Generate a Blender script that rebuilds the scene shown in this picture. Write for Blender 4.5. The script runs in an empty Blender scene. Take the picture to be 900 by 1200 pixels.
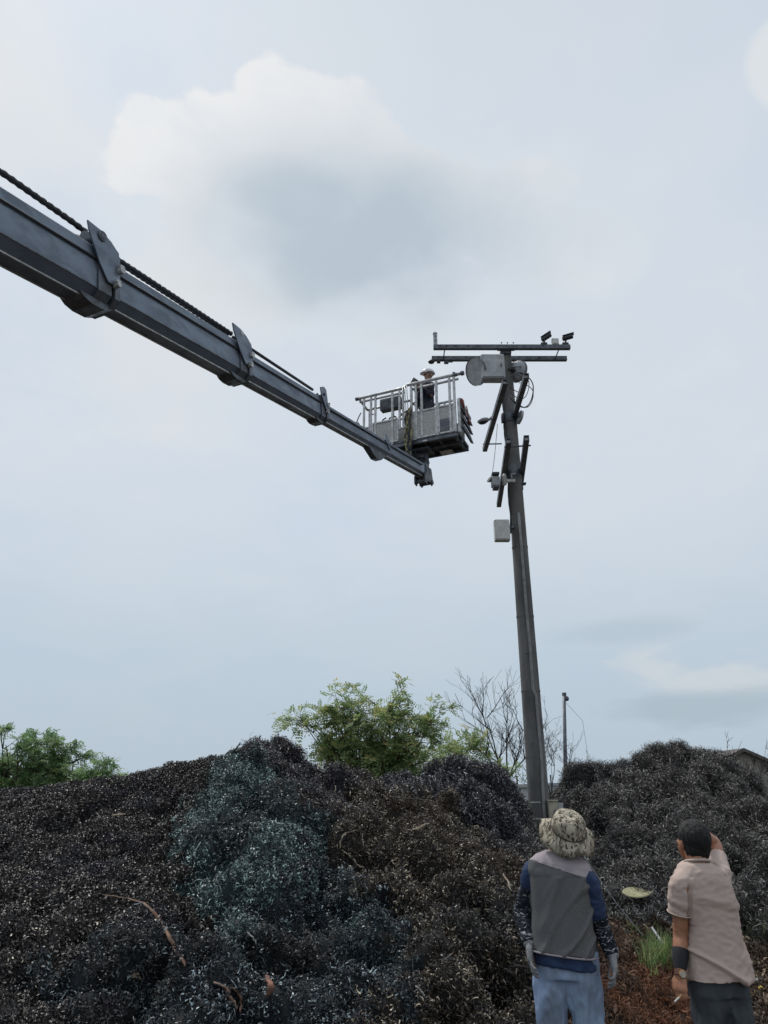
import bpy, bmesh, math, random
import numpy as np
from mathutils import Vector, Matrix, Quaternion, noise
random.seed(7); np.random.seed(7)
SC = bpy.context.scene
COL = SC.collection
R = math.radians

# ------------------------------------------------------------ camera
CAMZ = 1.75
PITCH = R(21.7)
FPX = 831.0
cam = bpy.data.cameras.new('camera')
cam.sensor_fit = 'HORIZONTAL'; cam.sensor_width = 36.0
cam.lens = 36.0 * FPX / 900.0
cam.clip_start = 0.05; cam.clip_end = 5000
camo = bpy.data.objects.new('camera', cam); COL.objects.link(camo)
camo.location = (0, 0, CAMZ); camo.rotation_euler = (math.pi / 2 + PITCH, 0, 0)
SC.camera = camo

# ------------------------------------------------------------ light
SUN_EL, SUN_AZ = R(60), R(-38)      # azimuth from +Y towards +X
sun = bpy.data.lights.new('sun', 'SUN'); sun.energy = 2.3; sun.angle = R(10); sun.color = (1.0, 0.965, 0.91)
suno = bpy.data.objects.new('sun', sun); COL.objects.link(suno)
sd = Vector((math.sin(SUN_AZ) * math.cos(SUN_EL), math.cos(SUN_AZ) * math.cos(SUN_EL), math.sin(SUN_EL)))
suno.rotation_euler = sd.to_track_quat('Z', 'Y').to_euler()
SC.view_settings.view_transform = 'Standard'; SC.view_settings.look = 'None'
SC.view_settings.exposure = 0.0; SC.view_settings.gamma = 1.0; SC.view_settings.use_curve_mapping = False
SC.cycles.max_bounces = 4; SC.cycles.diffuse_bounces = 2; SC.cycles.glossy_bounces = 2
SC.cycles.transparent_max_bounces = 6
SC.cycles.use_denoising = True


def ray(px, py):
    cx = (px - 450) / FPX; cy = (600 - py) / FPX
    return Vector((cx, math.cos(PITCH) - cy * math.sin(PITCH), math.sin(PITCH) + cy * math.cos(PITCH)))


def W(px, py, y):
    "point of the place seen at pixel (px,py) of the 900x1200 photograph, y metres ahead of the viewer"
    d = ray(px, py)
    return Vector((0, 0, CAMZ)) + d * (y / d.y)


class NG:
    "small helper for node trees"
    def __init__(s, tree): s.t = tree; s.n = tree.nodes; s.l = tree.links
    def node(s, typ, **kw):
        n = s.n.new(typ)
        for k, v in kw.items():
            if k.startswith('i_'):
                key = k[2:]; key = int(key) if key.isdigit() else key
                n.inputs[key].default_value = v
            else: setattr(n, k, v)
        return n
    def link(s, a, b): s.l.new(a, b)
    def val(s, sock, v):
        if isinstance(v, (int, float)): sock.default_value = v
        else: s.l.new(v, sock)
    def math(s, op, a, b=0.0, c=None, clamp=False):
        n = s.n.new('ShaderNodeMath'); n.operation = op; n.use_clamp = clamp
        s.val(n.inputs[0], a); s.val(n.inputs[1], b)
        if c is not None: s.val(n.inputs[2], c)
        return n.outputs[0]
    def sstep(s, x, a, b, lo=0.0, hi=1.0):
        n = s.n.new('ShaderNodeMapRange'); n.interpolation_type = 'SMOOTHSTEP'
        s.val(n.inputs[0], x); n.inputs[1].default_value = a; n.inputs[2].default_value = b
        n.inputs[3].default_value = lo; n.inputs[4].default_value = hi
        return n.outputs[0]
    def mix(s, f, a, b, mode='MIX'):
        n = s.n.new('ShaderNodeMix'); n.data_type = 'RGBA'; n.blend_type = mode
        s.val(n.inputs[0], f)
        for sock, v in ((n.inputs[6], a), (n.inputs[7], b)):
            if isinstance(v, tuple): sock.default_value = (*v[:3], 1)
            else: s.l.new(v, sock)
        return n.outputs[2]
    def noise(s, vec, scale, detail=4, rough=0.55, dist=0.0):
        n = s.n.new('ShaderNodeTexNoise'); n.inputs['Scale'].default_value = scale
        n.inputs['Detail'].default_value = detail; n.inputs['Roughness'].default_value = rough
        n.inputs['Distortion'].default_value = dist
        if vec is not None: s.l.new(vec, n.inputs['Vector'])
        return n.outputs[0]


# ------------------------------------------------------------ sky
world = bpy.data.worlds.new('World'); SC.world = world; world.use_nodes = True
g = NG(world.node_tree); g.n.clear()
wout = g.node('ShaderNodeOutputWorld')
sky = g.node('ShaderNodeTexSky'); sky.sky_type = 'NISHITA'; sky.sun_disc = False
sky.sun_elevation = SUN_EL; sky.sun_rotation = SUN_AZ; sky.air_density = 1.5; sky.dust_density = 3.0
bg1 = g.node('ShaderNodeBackground'); bg1.inputs[1].default_value = 0.10
g.link(sky.outputs[0], bg1.inputs[0])
tc = g.node('ShaderNodeTexCoord'); sep = g.node('ShaderNodeSeparateXYZ'); g.link(tc.outputs['Generated'], sep.inputs[0])
X, Y, Z = sep.outputs
az = g.math('ARCTAN2', X, Y); el = g.math('ARCSINE', Z)
comb = g.node('ShaderNodeCombineXYZ')
den = g.math('ADD', g.math('MAXIMUM', Z, 0.0), 0.30)
g.link(g.math('DIVIDE', X, den), comb.inputs[0]); g.link(g.math('DIVIDE', Y, den), comb.inputs[1]); comb.inputs[2].default_value = 0.37
pl = comb.outputs[0]
n1 = g.noise(pl, 2.3, 7, 0.52, 0.25)
n2 = g.noise(pl, 0.85, 4, 0.5, 0.1)
n3 = g.noise(pl, 6.5, 8, 0.6, 0.3)


def azel(px, py):
    d = ray(px, py).normalized()
    return math.atan2(d.x, d.y), math.asin(d.z)


def blob(px, py, rx, ry, tilt=0.0):
    "1 in the middle of a cloud, 0 on its edge, negative outside; radii in radians"
    a0, e0 = azel(px, py)
    da = g.math('MULTIPLY', g.math('SUBTRACT', az, a0), math.cos(e0)); de = g.math('SUBTRACT', el, e0)
    c, s_ = math.cos(tilt), math.sin(tilt)
    u = g.math('ADD', g.math('MULTIPLY', da, c), g.math('MULTIPLY', de, s_))
    v = g.math('SUBTRACT', g.math('MULTIPLY', de, c), g.math('MULTIPLY', da, s_))
    u = g.math('DIVIDE', u, rx); v = g.math('DIVIDE', v, ry)
    r2 = g.math('ADD', g.math('MULTIPLY', u, u), g.math('MULTIPLY', v, v))
    return g.math('SUBTRACT', 1.0, g.math('SQRT', r2))


nn = g.math('SUBTRACT', n1, 0.5); nw = g.math('SUBTRACT', n3, 0.5)
grain = g.math('ADD', g.math('MULTIPLY', nn, 2.6), g.math('MULTIPLY', nw, 1.1))
# thin high veil, everywhere
veil = g.mix(g.sstep(n2, 0.33, 0.68), (0.555, 0.655, 0.785), (0.67, 0.73, 0.80))
veil = g.mix(g.sstep(n1, 0.40, 0.72), veil, (0.675, 0.735, 0.80))
veil = g.mix(g.sstep(n3, 0.48, 0.75, 0, 0.45), veil, (0.71, 0.755, 0.805))
veil = g.mix(g.sstep(el, 0.45, 0.0), veil, (0.475, 0.58, 0.675))
veil = g.mix(g.sstep(el, 0.75, 1.3), veil, (0.60, 0.67, 0.74))
# the big cumulus bank ahead, and smaller ones
main = g.math('MAXIMUM', blob(420, 300, 0.33, 0.17, -0.34), blob(270, 205, 0.16, 0.10, 0.0))
main = g.math('MAXIMUM', main, blob(565, 265, 0.14, 0.085, -0.25)); main = g.math('MAXIMUM', main, blob(690, 310, 0.12, 0.06, -0.3))
vor = g.node('ShaderNodeTexVoronoi'); vor.feature = 'SMOOTH_F1'; vor.inputs['Scale'].default_value = 7.0; vor.inputs['Smoothness'].default_value = 0.5; vor.inputs['Detail'].default_value = 2.0
g.link(pl, vor.inputs['Vector'])
puff = g.math('MULTIPLY', g.math('SUBTRACT', 0.42, vor.outputs['Distance']), 0.75)
fm = g.math('ADD', g.math('ADD', main, g.math('MULTIPLY', grain, 0.8)), puff)
top = blob(395, 430, 0.62, 0.36, -0.25)                       # its crisp sunlit side is the upper one
crisp = g.sstep(fm, -0.03, 0.11); soft = g.sstep(fm, -0.25, 0.75)
vdir = g.math('ADD', el, g.math('MULTIPLY', g.math('ABSOLUTE', g.math('ADD', az, 0.06)), 0.25))
up = g.sstep(vdir, azel(450, 330)[1], azel(450, 170)[1])
body = g.mix(up, soft, crisp)
hi = g.mix(g.sstep(n3, 0.36, 0.62), (0.70, 0.745, 0.79), (0.79, 0.81, 0.83))
shade = g.math('ADD', g.math('MAXIMUM', blob(450, 305, 0.25, 0.13, -0.12), blob(360, 240, 0.13, 0.06, 0.0)), g.math('MULTIPLY', grain, 0.75))
ccol = g.mix(g.sstep(shade, -0.25, 1.0), hi, (0.455, 0.54, 0.615))
skyc = g.mix(g.math('MULTIPLY', body, g.sstep(g.math('ADD', az, g.math('MULTIPLY', nn, .6)), 0.10, 0.50, 0.92, 0.45)), veil, ccol)
left = g.math('ADD', g.math('MAXIMUM', blob(190, 400, 0.16, 0.13, 0.2), blob(20, 130, 0.12, 0.16)), g.math('MULTIPLY', grain, 0.9))
skyc = g.mix(g.sstep(left, 0.0, 0.9, 0, 0.55), skyc, (0.735, 0.755, 0.77))
lowc = g.math('ADD', g.math('MAXIMUM', blob(760, 782, 0.07, 0.035), blob(830, 798, 0.09, 0.02)), g.math('MULTIPLY', grain, 1.2))
skyc = g.mix(g.sstep(lowc, 0.0, 0.8, 0, 0.6), skyc, (0.66, 0.695, 0.72))
lowg = g.math('ADD', blob(800, 832, 0.20, 0.03), g.math('MULTIPLY', grain, 0.8))
skyc = g.mix(g.sstep(lowg, 0.0, 0.8, 0, 0.6), skyc, (0.385, 0.475, 0.55))
lowh = g.math('ADD', blob(720, 742, 0.13, 0.022), g.math('MULTIPLY', grain, 0.8))
skyc = g.mix(g.sstep(lowh, 0.0, 0.8, 0, 0.6), skyc, (0.45, 0.55, 0.63))
rt = g.math('ADD', blob(925, 72, 0.04, 0.055), g.math('MULTIPLY', grain, 0.8))
skyc = g.mix(g.sstep(rt, 0.0, 0.35, 0, 0.85), skyc, (0.76, 0.79, 0.81))
bg2 = g.node('ShaderNodeBackground'); bg2.inputs[1].default_value = 1.0
g.link(skyc, bg2.inputs[0])
mx = g.node('ShaderNodeMixShader'); mx.inputs[0].default_value = 0.94
g.link(bg1.outputs[0], mx.inputs[1]); g.link(bg2.outputs[0], mx.inputs[2]); g.link(mx.outputs[0], wout.inputs[0])


# ------------------------------------------------------------ materials
MATS = {}


def mat(name, col, col2=None, rough=0.6, metal=0.0, nscale=6.0, bump=0.0, bscale=40.0, lo=0.35, hi=0.65, spec=0.5, stretch=None, detail=5):
    if name in MATS: return MATS[name]
    m = bpy.data.materials.new(name); m.use_nodes = True
    q = NG(m.node_tree); b = q.n['Principled BSDF']
    b.inputs['Roughness'].default_value = rough; b.inputs['Metallic'].default_value = metal
    b.inputs['Specular IOR Level'].default_value = spec
    t = q.node('ShaderNodeTexCoord'); vec = t.outputs['Object']
    if stretch:
        mp = q.node('ShaderNodeMapping'); mp.inputs['Scale'].default_value = stretch; q.link(vec, mp.inputs[0]); vec = mp.outputs[0]
    if col2 is None: col2 = tuple(c * 0.72 for c in col)
    n = q.noise(vec, nscale, detail, 0.6, 0.3)
    c = q.mix(q.sstep(n, lo, hi), col, col2)
    q.link(c, b.inputs['Base Color'])
    q.link(q.sstep(n, 0.3, 0.7, max(0.05, rough - 0.1), min(1, rough + 0.12)), b.inputs['Roughness'])
    if bump:
        bn = q.noise(vec, bscale, 4, 0.6)
        bp = q.node('ShaderNodeBump'); bp.inputs['Strength'].default_value = bump; bp.inputs['Distance'].default_value = 0.01
        q.link(bn, bp.inputs['Height']); q.link(bp.outputs[0], b.inputs['Normal'])
    MATS[name] = m
    return m


# ------------------------------------------------------------ mesh helpers
def frame_of(d, up=Vector((0, 0, 1))):
    d = d.normalized()
    if abs(d.dot(up)) > 0.98: up = Vector((1, 0, 0)) if abs(d.x) < 0.9 else Vector((0, 1, 0))
    s = d.cross(up).normalized(); u = s.cross(d).normalized()
    return s, u, d


class MB:
    def __init__(s): s.v = []; s.f = []
    def add(s, vs, fs):
        b = len(s.v); s.v += [tuple(v) for v in vs]; s.f += [tuple(i + b for i in f) for f in fs]; return s
    def merge(s, o): return s.add(o.v, o.f)
    def box(s, c, size, M=None, bev=0.0):
        c = Vector(c); hx, hy, hz = size[0] / 2, size[1] / 2, size[2] / 2
        M = M or Matrix.Identity(3)
        if bev <= 0:
            vs = [c + M @ Vector((x * hx, y * hy, z * hz)) for x in (-1, 1) for y in (-1, 1) for z in (-1, 1)]
            return s.add(vs, [(0, 1, 3, 2), (4, 6, 7, 5), (0, 4, 5, 1), (2, 3, 7, 6), (0, 2, 6, 4), (1, 5, 7, 3)])
        bm = bmesh.new(); bmesh.ops.create_cube(bm, size=1.0)
        for v in bm.verts: v.co = Vector((v.co.x * size[0], v.co.y * size[1], v.co.z * size[2]))
        bmesh.ops.bevel(bm, geom=list(bm.edges), offset=bev, segments=1, affect='EDGES')
        bm.verts.index_update()
        s.add([c + M @ v.co for v in bm.verts], [[v.index for v in f.verts] for f in bm.faces]); bm.free(); return s
    def bar(s, a, b, w, h, up=Vector((0, 0, 1)), bev=0.0):
        a = Vector(a); b = Vector(b); sx, u, d = frame_of(b - a, up)
        return s.box((a + b) / 2, (w, (b - a).length, h), Matrix((sx, d, u)).transposed(), bev)
    def tube(s, pts, rad, n=8, cap=True, flat=1.0, up=Vector((0, 0, 1))):
        pts = [Vector(p) for p in pts]; k = len(pts)
        if not hasattr(rad, '__len__'): rad = [rad] * k
        b = len(s.v); S = None
        for i, p in enumerate(pts):
            d = (pts[min(i + 1, k - 1)] - pts[max(i - 1, 0)])
            if d.length < 1e-9: d = Vector((0, 0, 1))
            if S is None: S, U, _ = frame_of(d, up)
            else:
                d.normalize(); S = (S - d * S.dot(d))
                S = S.normalized() if S.length > 1e-6 else frame_of(d)[0]
                U = S.cross(d).normalized()
            for j in range(n):
                a = 2 * math.pi * j / n
                s.v.append(tuple(p + S * math.cos(a) * rad[i] + U * math.sin(a) * rad[i] * flat))
        for i in range(k - 1):
            for j in range(n):
                j2 = (j + 1) % n
                s.f.append((b + i * n + j, b + i * n + j2, b + (i + 1) * n + j2, b + (i + 1) * n + j))
        if cap:
            s.f.append(tuple(b + j for j in reversed(range(n)))); s.f.append(tuple(b + (k - 1) * n + j for j in range(n)))
        return s
    def loft(s, rings, n=32, cap=True):
        "rings: (centre, X axis * rx, Y axis * ry, power)"
        b = len(s.v)
        for c, ax, ay, pw in rings:
            for j in range(n):
                a = 2 * math.pi * j / n; ca, sa = math.cos(a), math.sin(a)
                x = math.copysign(abs(ca) ** (2 / pw), ca); y = math.copysign(abs(sa) ** (2 / pw), sa)
                s.v.append(tuple(Vector(c) + Vector(ax) * x + Vector(ay) * y))
        k = len(rings)
        for i in range(k - 1):
            for j in range(n):
                j2 = (j + 1) % n
                s.f.append((b + i * n + j, b + i * n + j2, b + (i + 1) * n + j2, b + (i + 1) * n + j))
        if cap:
            s.f.append(tuple(b + j for j in reversed(range(n)))); s.f.append(tuple(b + (k - 1) * n + j for j in range(n)))
        return s
    def ball(s, c, r, n=12, m=8, M=None):
        c = Vector(c); r = r if hasattr(r, '__len__') else (r, r, r); M = M or Matrix.Identity(3); b = len(s.v)
        for i in range(1, m):
            t = math.pi * i / m
            for j in range(n):
                a = 2 * math.pi * j / n
                s.v.append(tuple(c + M @ Vector((r[0] * math.sin(t) * math.cos(a), r[1] * math.sin(t) * math.sin(a), r[2] * math.cos(t)))))
        s.v.append(tuple(c + M @ Vector((0, 0, r[2])))); s.v.append(tuple(c + M @ Vector((0, 0, -r[2]))))
        top = b + (m - 1) * n; bot = top + 1
        for i in range(m - 2):
            for j in range(n):
                j2 = (j + 1) % n; s.f.append((b + i * n + j, b + (i + 1) * n + j, b + (i + 1) * n + j2, b + i * n + j2))
        for j in range(n):
            j2 = (j + 1) % n; s.f.append((top, b + j, b + j2)); s.f.append((bot, b + (m - 2) * n + j2, b + (m - 2) * n + j))
        return s
    def prism(s, prof, o, ax, ay, axis):
        "extrude a closed 2-D profile along a vector"
        o = Vector(o); n = len(prof); A = [o + ax * p[0] + ay * p[1] for p in prof]; B = [p + axis for p in A]
        fs = [(i, (i + 1) % n, n + (i + 1) % n, n + i) for i in range(n)] + [tuple(reversed(range(n))), tuple(range(n, 2 * n))]
        return s.add(A + B, fs)
    def build(s, name, m, parent=None, smooth=False, origin=None, label=None):
        me = bpy.data.meshes.new(name); o = Vector(origin) if origin is not None else Vector((0, 0, 0))
        me.from_pydata([tuple(Vector(v) - o) for v in s.v], [], s.f); me.validate(); me.update()
        bm = bmesh.new(); bm.from_mesh(me); bmesh.ops.recalc_face_normals(bm, faces=bm.faces); bm.to_mesh(me); bm.free()
        if m: me.materials.append(m)
        if smooth is True: me.shade_smooth()
        elif smooth: me.shade_smooth(); me.set_sharp_from_angle(angle=R(smooth))
        ob = bpy.data.objects.new(name, me); COL.objects.link(ob); ob.location = o
        if parent is not None:
            ob.parent = parent; ob.matrix_parent_inverse = Matrix.Identity(4)
            P = world_of(parent); ob.matrix_basis = P.inverted() @ Matrix.Translation(o)
        if label: ob['label'] = label
        return ob


def world_of(o):
    M = o.matrix_basis.copy()
    while o.parent: o = o.parent; M = o.matrix_basis @ M
    return M


def thing(name, loc, label, cat, group=None):
    e = bpy.data.objects.new(name, None); COL.objects.link(e); e.location = loc; e.empty_display_size = 0.2
    e['label'] = label; e['category'] = cat
    if group: e['group'] = group
    return e


def tag(o, label, cat, group=None, kind=None):
    o['label'] = label; o['category'] = cat
    if group: o['group'] = group
    if kind: o['kind'] = kind
    return o


def fused(name, mb, voxel, m, parent, smooth=8, fn=None, cut=None, label=None, plane=None):
    "one continuous skin from overlapping pieces"
    ob = mb.build(name, m, None)
    md = ob.modifiers.new('r', 'REMESH'); md.mode = 'VOXEL'; md.voxel_size = voxel; md.use_smooth_shade = True
    ms = ob.modifiers.new('s', 'SMOOTH'); ms.iterations = smooth; ms.factor = 0.5
    dg = bpy.context.evaluated_depsgraph_get(); dg.update()
    me = bpy.data.meshes.new_from_object(ob.evaluated_get(dg)); old = ob.data
    ob.modifiers.clear(); ob.data = me; bpy.data.meshes.remove(old); me.name = name
    if not me.materials: me.materials.append(m)
    if fn:
        co = [(v.co.copy(), v.normal.copy()) for v in me.vertices]
        for v, (c, nrm) in zip(me.vertices, co): v.co = c + nrm * fn(c)
    if cut:
        bm = bmesh.new(); bm.from_mesh(me)
        bmesh.ops.delete(bm, geom=[f for f in bm.faces if cut(f.calc_center_median())], context='FACES'); bm.to_mesh(me); bm.free()
    if plane:
        bm = bmesh.new(); bm.from_mesh(me)
        bmesh.ops.bisect_plane(bm, geom=list(bm.verts) + list(bm.edges) + list(bm.faces), plane_co=plane[0], plane_no=plane[1], clear_outer=True); bm.to_mesh(me); bm.free()
    me.shade_smooth()
    if parent is not None:
        ob.parent = parent; ob.matrix_basis = world_of(parent).inverted()
    if label: ob['label'] = label
    return ob


def struct(o): o['kind'] = 'structure'; return o

# ------------------------------------------------------------ ground
soil = mat('dark_soil', (0.045, 0.035, 0.027), (0.07, 0.055, 0.042), 0.95, nscale=1.2, bump=0.6, bscale=9)
gm = MB(); gm.add([(-1500, -300, 0), (1500, -300, 0), (1500, 3000, 0), (-1500, 3000, 0)], [(0, 1, 2, 3)])
struct(gm.build('ground', soil))

# ------------------------------------------------------------ heaps: one surveyed surface, one object per heap
CP = {
 'left': [(185,1010,6.95),(195,955,8.0),(205,925,8.7),(190,1050,6.3),(-160,932,9),(0,928,9.5),(60,925,9.5),(150,908,9.4),(200,897,9.3),(240,896,9.3),(20,1000,7.3),(110,1000,7.2),(170,960,8.0),(0,1080,6),(110,1080,5.9),
          (0,1200,4.8),(120,1200,4.75),(-150,1100,5.6),(-200,1000,7.2)],
 'teal': [(256,888,8.9),(283,886,8.6),(248,930,8.2),(325,930,7.8),(228,985,7.1),(270,985,6.8),(350,990,7.0),(262,1030,6.5),(345,1030,6.7),(285,1055,6.15),(262,1078,5.95)],
 'hollow': [(330,1090,6.05),(215,1110,5.6),(385,1060,6.9),(200,1190,4.85),(290,1195,4.8),(370,1150,5.5),(290,1120,5.5),(400,1110,6.2),(145,1100,5.6),(150,1190,4.8),(400,1190,5.1)],
 'peak': [(345,849,9.7),(366,862,9.7),(384,916,9.2),(395,950,8.4),(322,862,9.6),(304,884,9.4)],
 'centre': [(405,934,9.2),(430,928,9.3),(455,934,9.5),(472,946,9.0),(430,975,7.9),(500,960,8.5),(480,1030,7.0),(560,1000,7.5),(590,1045,7.2),(500,1100,6.0),(590,1120,6.2),(450,1190,5.1),(550,1190,5.3),(620,1100,6.6),(625,1190,5.7)],
 'clump': [(488,902,11.3),(530,882,11.2),(568,890,11.2),(586,912,11.1),(530,925,10.2),(575,940,10.2)],
 'gap': [(600,934,12.4),(615,930,13.0),(632,932,15.2),(655,924,15.2),(618,1000,12.7),(590,985,10.5),(634,1024,11.5),(642,1024,12.9),(625,1016,13.2),(640,1010,13.6),(612,1040,8.6),(655,1018,12.5)],
 'right': [(672,908,14.4),(690,896,14.5),(712,886,14.6),(738,896,14.6),(700,950,13.2),(720,1000,11.6),(690,1040,9.6),(750,1050,10.0),(760,970,12.3)],
 'tall': [(765,876,14.6),(800,868,14.6),(828,880,14.6),(850,892,14.4),(872,918,14.0),(885,932,13.8),(900,945,13.4),(930,950,13.6),(800,930,13.2),(850,960,12.2),(800,1000,11.2),(870,1010,10.6),(890,965,12.2),(950,940,13.2),(1100,930,13.2),
          (780,1062,9.9),(870,1062,9.6),(950,1050,9.8)],
 'slope': [(725,1092,7.6),(748,1110,7.4),(765,1132,7.1),(785,1160,6.8),(735,1140,6.8),(700,1150,6.2),(690,1195,5.7),(745,1190,6.2),(700,1100,7.0)],
 'litter': [(760,1110,8.6),(790,1130,8.2),(880,1110,8.9),(890,1150,7.9),(960,1150,7.9),(800,1190,6.9),(880,1195,6.9),(1100,1150,8)],
}
KEYS = list(CP)
pts, lab = [], []
for k, L in CP.items():
    for px, py, d in L:
        p = W(px, py, d); pts.append((p.x, p.y, max(0.0, p.z))); lab.append(KEYS.index(k))
nreal = len(pts)
for x, y, z in [(1.0,4.4,0),(1.9,4.2,0),(1.5,5.5,0),(2.4,5.6,0),(3.5,5.6,0),(0.3,3.6,0),(-1.0,2.9,0),(-2.5,2.7,0),(-4,2.8,0),(-7,3.6,0.2),(5.5,6.5,0),(8,8,0.2),(0.7,5.0,0.05),
                (-9,9,1.3),(-7,13,1.1),(-4,12.6,1.3),(-1.7,12.2,1.0),(-.4,11.6,1.0),(0.1,12.4,0.9),(1.2,13.0,1.15),(0,15,0.8),(-4,15,0.8),(-9,16,0.8),(2,17.5,0.9),(4,18,0.9),(6,18,0.9),(10,17,0.7),(10,13.5,1.1),(7.4,15.5,0.9),(9,10,0.6)]:
    pts.append((x, y, z)); lab.append(-1)
P = np.array(pts); LAB = np.array(lab)
D = np.hypot(P[:, None, 0] - P[None, :, 0], P[:, None, 1] - P[None, :, 1])
A = D + 0.02 * 0 * np.eye(len(P)); n_ = len(P)
Q = np.c_[np.ones(n_), P[:, :2]]
Msys = np.block([[A - 0.05 * np.eye(n_), Q], [Q.T, np.zeros((3, 3))]])
sol = np.linalg.solve(Msys, np.r_[P[:, 2], 0, 0, 0])


def base_h(x, y):
    out = np.full(x.shape, sol[n_]) + sol[n_ + 1] * x + sol[n_ + 2] * y
    for i in range(n_): out = out + sol[i] * np.hypot(x - P[i, 0], y - P[i, 1])
    return out


def hash2(i, j, s):
    v = np.sin(i * 127.1 + j * 311.7 + s * 74.7) * 43758.5453
    return v - np.floor(v)


def domes(x, y, cell, seed):
    "rounded lumps: 1 at a lump's top, 0 in the creases"
    xs, ys = x / cell, y / cell; ix, iy = np.floor(xs), np.floor(ys); best = np.full(x.shape, 9.0)
    for di in (-1, 0, 1):
        for dj in (-1, 0, 1):
            cx = ix + di; cy = iy + dj
            d = np.hypot(cx + hash2(cx, cy, seed) - xs, cy + hash2(cx, cy, seed + 5) - ys) / (0.75 + 0.5 * hash2(cx, cy, seed + 9))
            best = np.minimum(best, d)
    return np.sqrt(np.clip(1 - (best / 0.78) ** 2, 0, 1))


def vnoise(x, y, cell, seed):
    xs, ys = x / cell, y / cell; ix, iy = np.floor(xs), np.floor(ys); fx, fy = xs - ix, ys - iy
    fx = fx * fx * (3 - 2 * fx); fy = fy * fy * (3 - 2 * fy)
    h = lambda a, b: hash2(ix + a, iy + b, seed)
    return (h(0, 0) * (1 - fx) + h(1, 0) * fx) * (1 - fy) + (h(0, 1) * (1 - fx) + h(1, 1) * fx) * fy


#          large lumps, medium, small amplitude (m)
AMP = {'left': (0.08, 0.12, 0.05), 'teal': (0.42, 0.34, 0.13), 'hollow': (0.38, 0.34, 0.14), 'peak': (0.30, 0.28, 0.12), 'centre': (0.40, 0.36, 0.14), 'clump': (0.40, 0.36, 0.14), 'gap': (0.22, 0.26, 0.12),
       'right': (0.38, 0.36, 0.14), 'tall': (0.32, 0.36, 0.14), 'slope': (0.12, 0.18, 0.08), 'litter': (0.0, 0.06, 0.04)}
AMPA = np.array([AMP[k] for k in KEYS])
st = 0.045
gx = np.arange(-9.0, 11.0, st); gy = np.arange(2.6, 17.6, st)
GX, GY = np.meshgrid(gx, gy)
warpx = (vnoise(GX, GY, 0.7, 3) - 0.5) * 0.7 + (vnoise(GX, GY, 0.13, 23) - 0.5) * 0.5; warpy = (vnoise(GX, GY, 0.7, 4) - 0.5) * 0.7 + (vnoise(GX, GY, 0.13, 24) - 0.5) * 0.5
# soft membership of every point in the heaps, for amplitudes; hard one for ownership
d2 = np.stack([np.min([(GX + warpx - P[i, 0]) ** 2 + (GY + warpy - P[i, 1]) ** 2 for i in range(nreal) if LAB[i] == k], axis=0) for k in range(len(KEYS))])
own = np.argmin(d2, axis=0)
wt = 1 / (d2 + 0.02) ** 2; wt /= wt.sum(0)
amp = np.tensordot(AMPA.T, wt, axes=1)
HB = base_h(GX, GY)


def relief(x, y):
    wx = x + (vnoise(x, y, 0.35, 11) - .5) * 0.3; wy = y + (vnoise(x, y, 0.35, 12) - .5) * 0.3
    rid = np.abs(vnoise(x * 1.0 + y * .35, y * .55, 0.30, 31) - .5) * 2
    return domes(wx * 1.15, wy * .8, 0.95, 1) * .75 + rid * .25 - 0.86, domes(wx, wy, 0.45, 2) - 0.86, domes(wx, wy, 0.21, 3) - 0.8, vnoise(x, y, 0.12, 5) - .5


L1, L2, L3, L4 = relief(GX, GY)
toe = np.clip(HB / 0.25, 0, 1)
HZ = HB + toe * (amp[0] * L1 * 1.5 + amp[1] * L2 * 1.4 + amp[2] * L3 * 1.4) + amp[2] * L4 * toe
HZ = np.where(HB < 0.02, -0.05, np.maximum(HZ, -0.05))
# push along the slope's normal so lumps bulge and overhang
dzy, dzx = np.gradient(HB, st); nl = np.sqrt(1 + dzx ** 2 + dzy ** 2)
bul = toe * (amp[0] * (L1 + .2) * 1.3 + amp[1] * (L2 + .2) * 1.3)
VX = GX - dzx / nl * bul * 0.7; VY = GY - dzy / nl * bul * 0.7 - bul * 0.45


def height(x, y):
    i = int((y - gy[0]) / st); j = int((x - gx[0]) / st)
    i = min(max(i, 0), len(gy) - 2); j = min(max(j, 0), len(gx) - 2)
    return float(max(HZ[i, j], 0))


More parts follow.
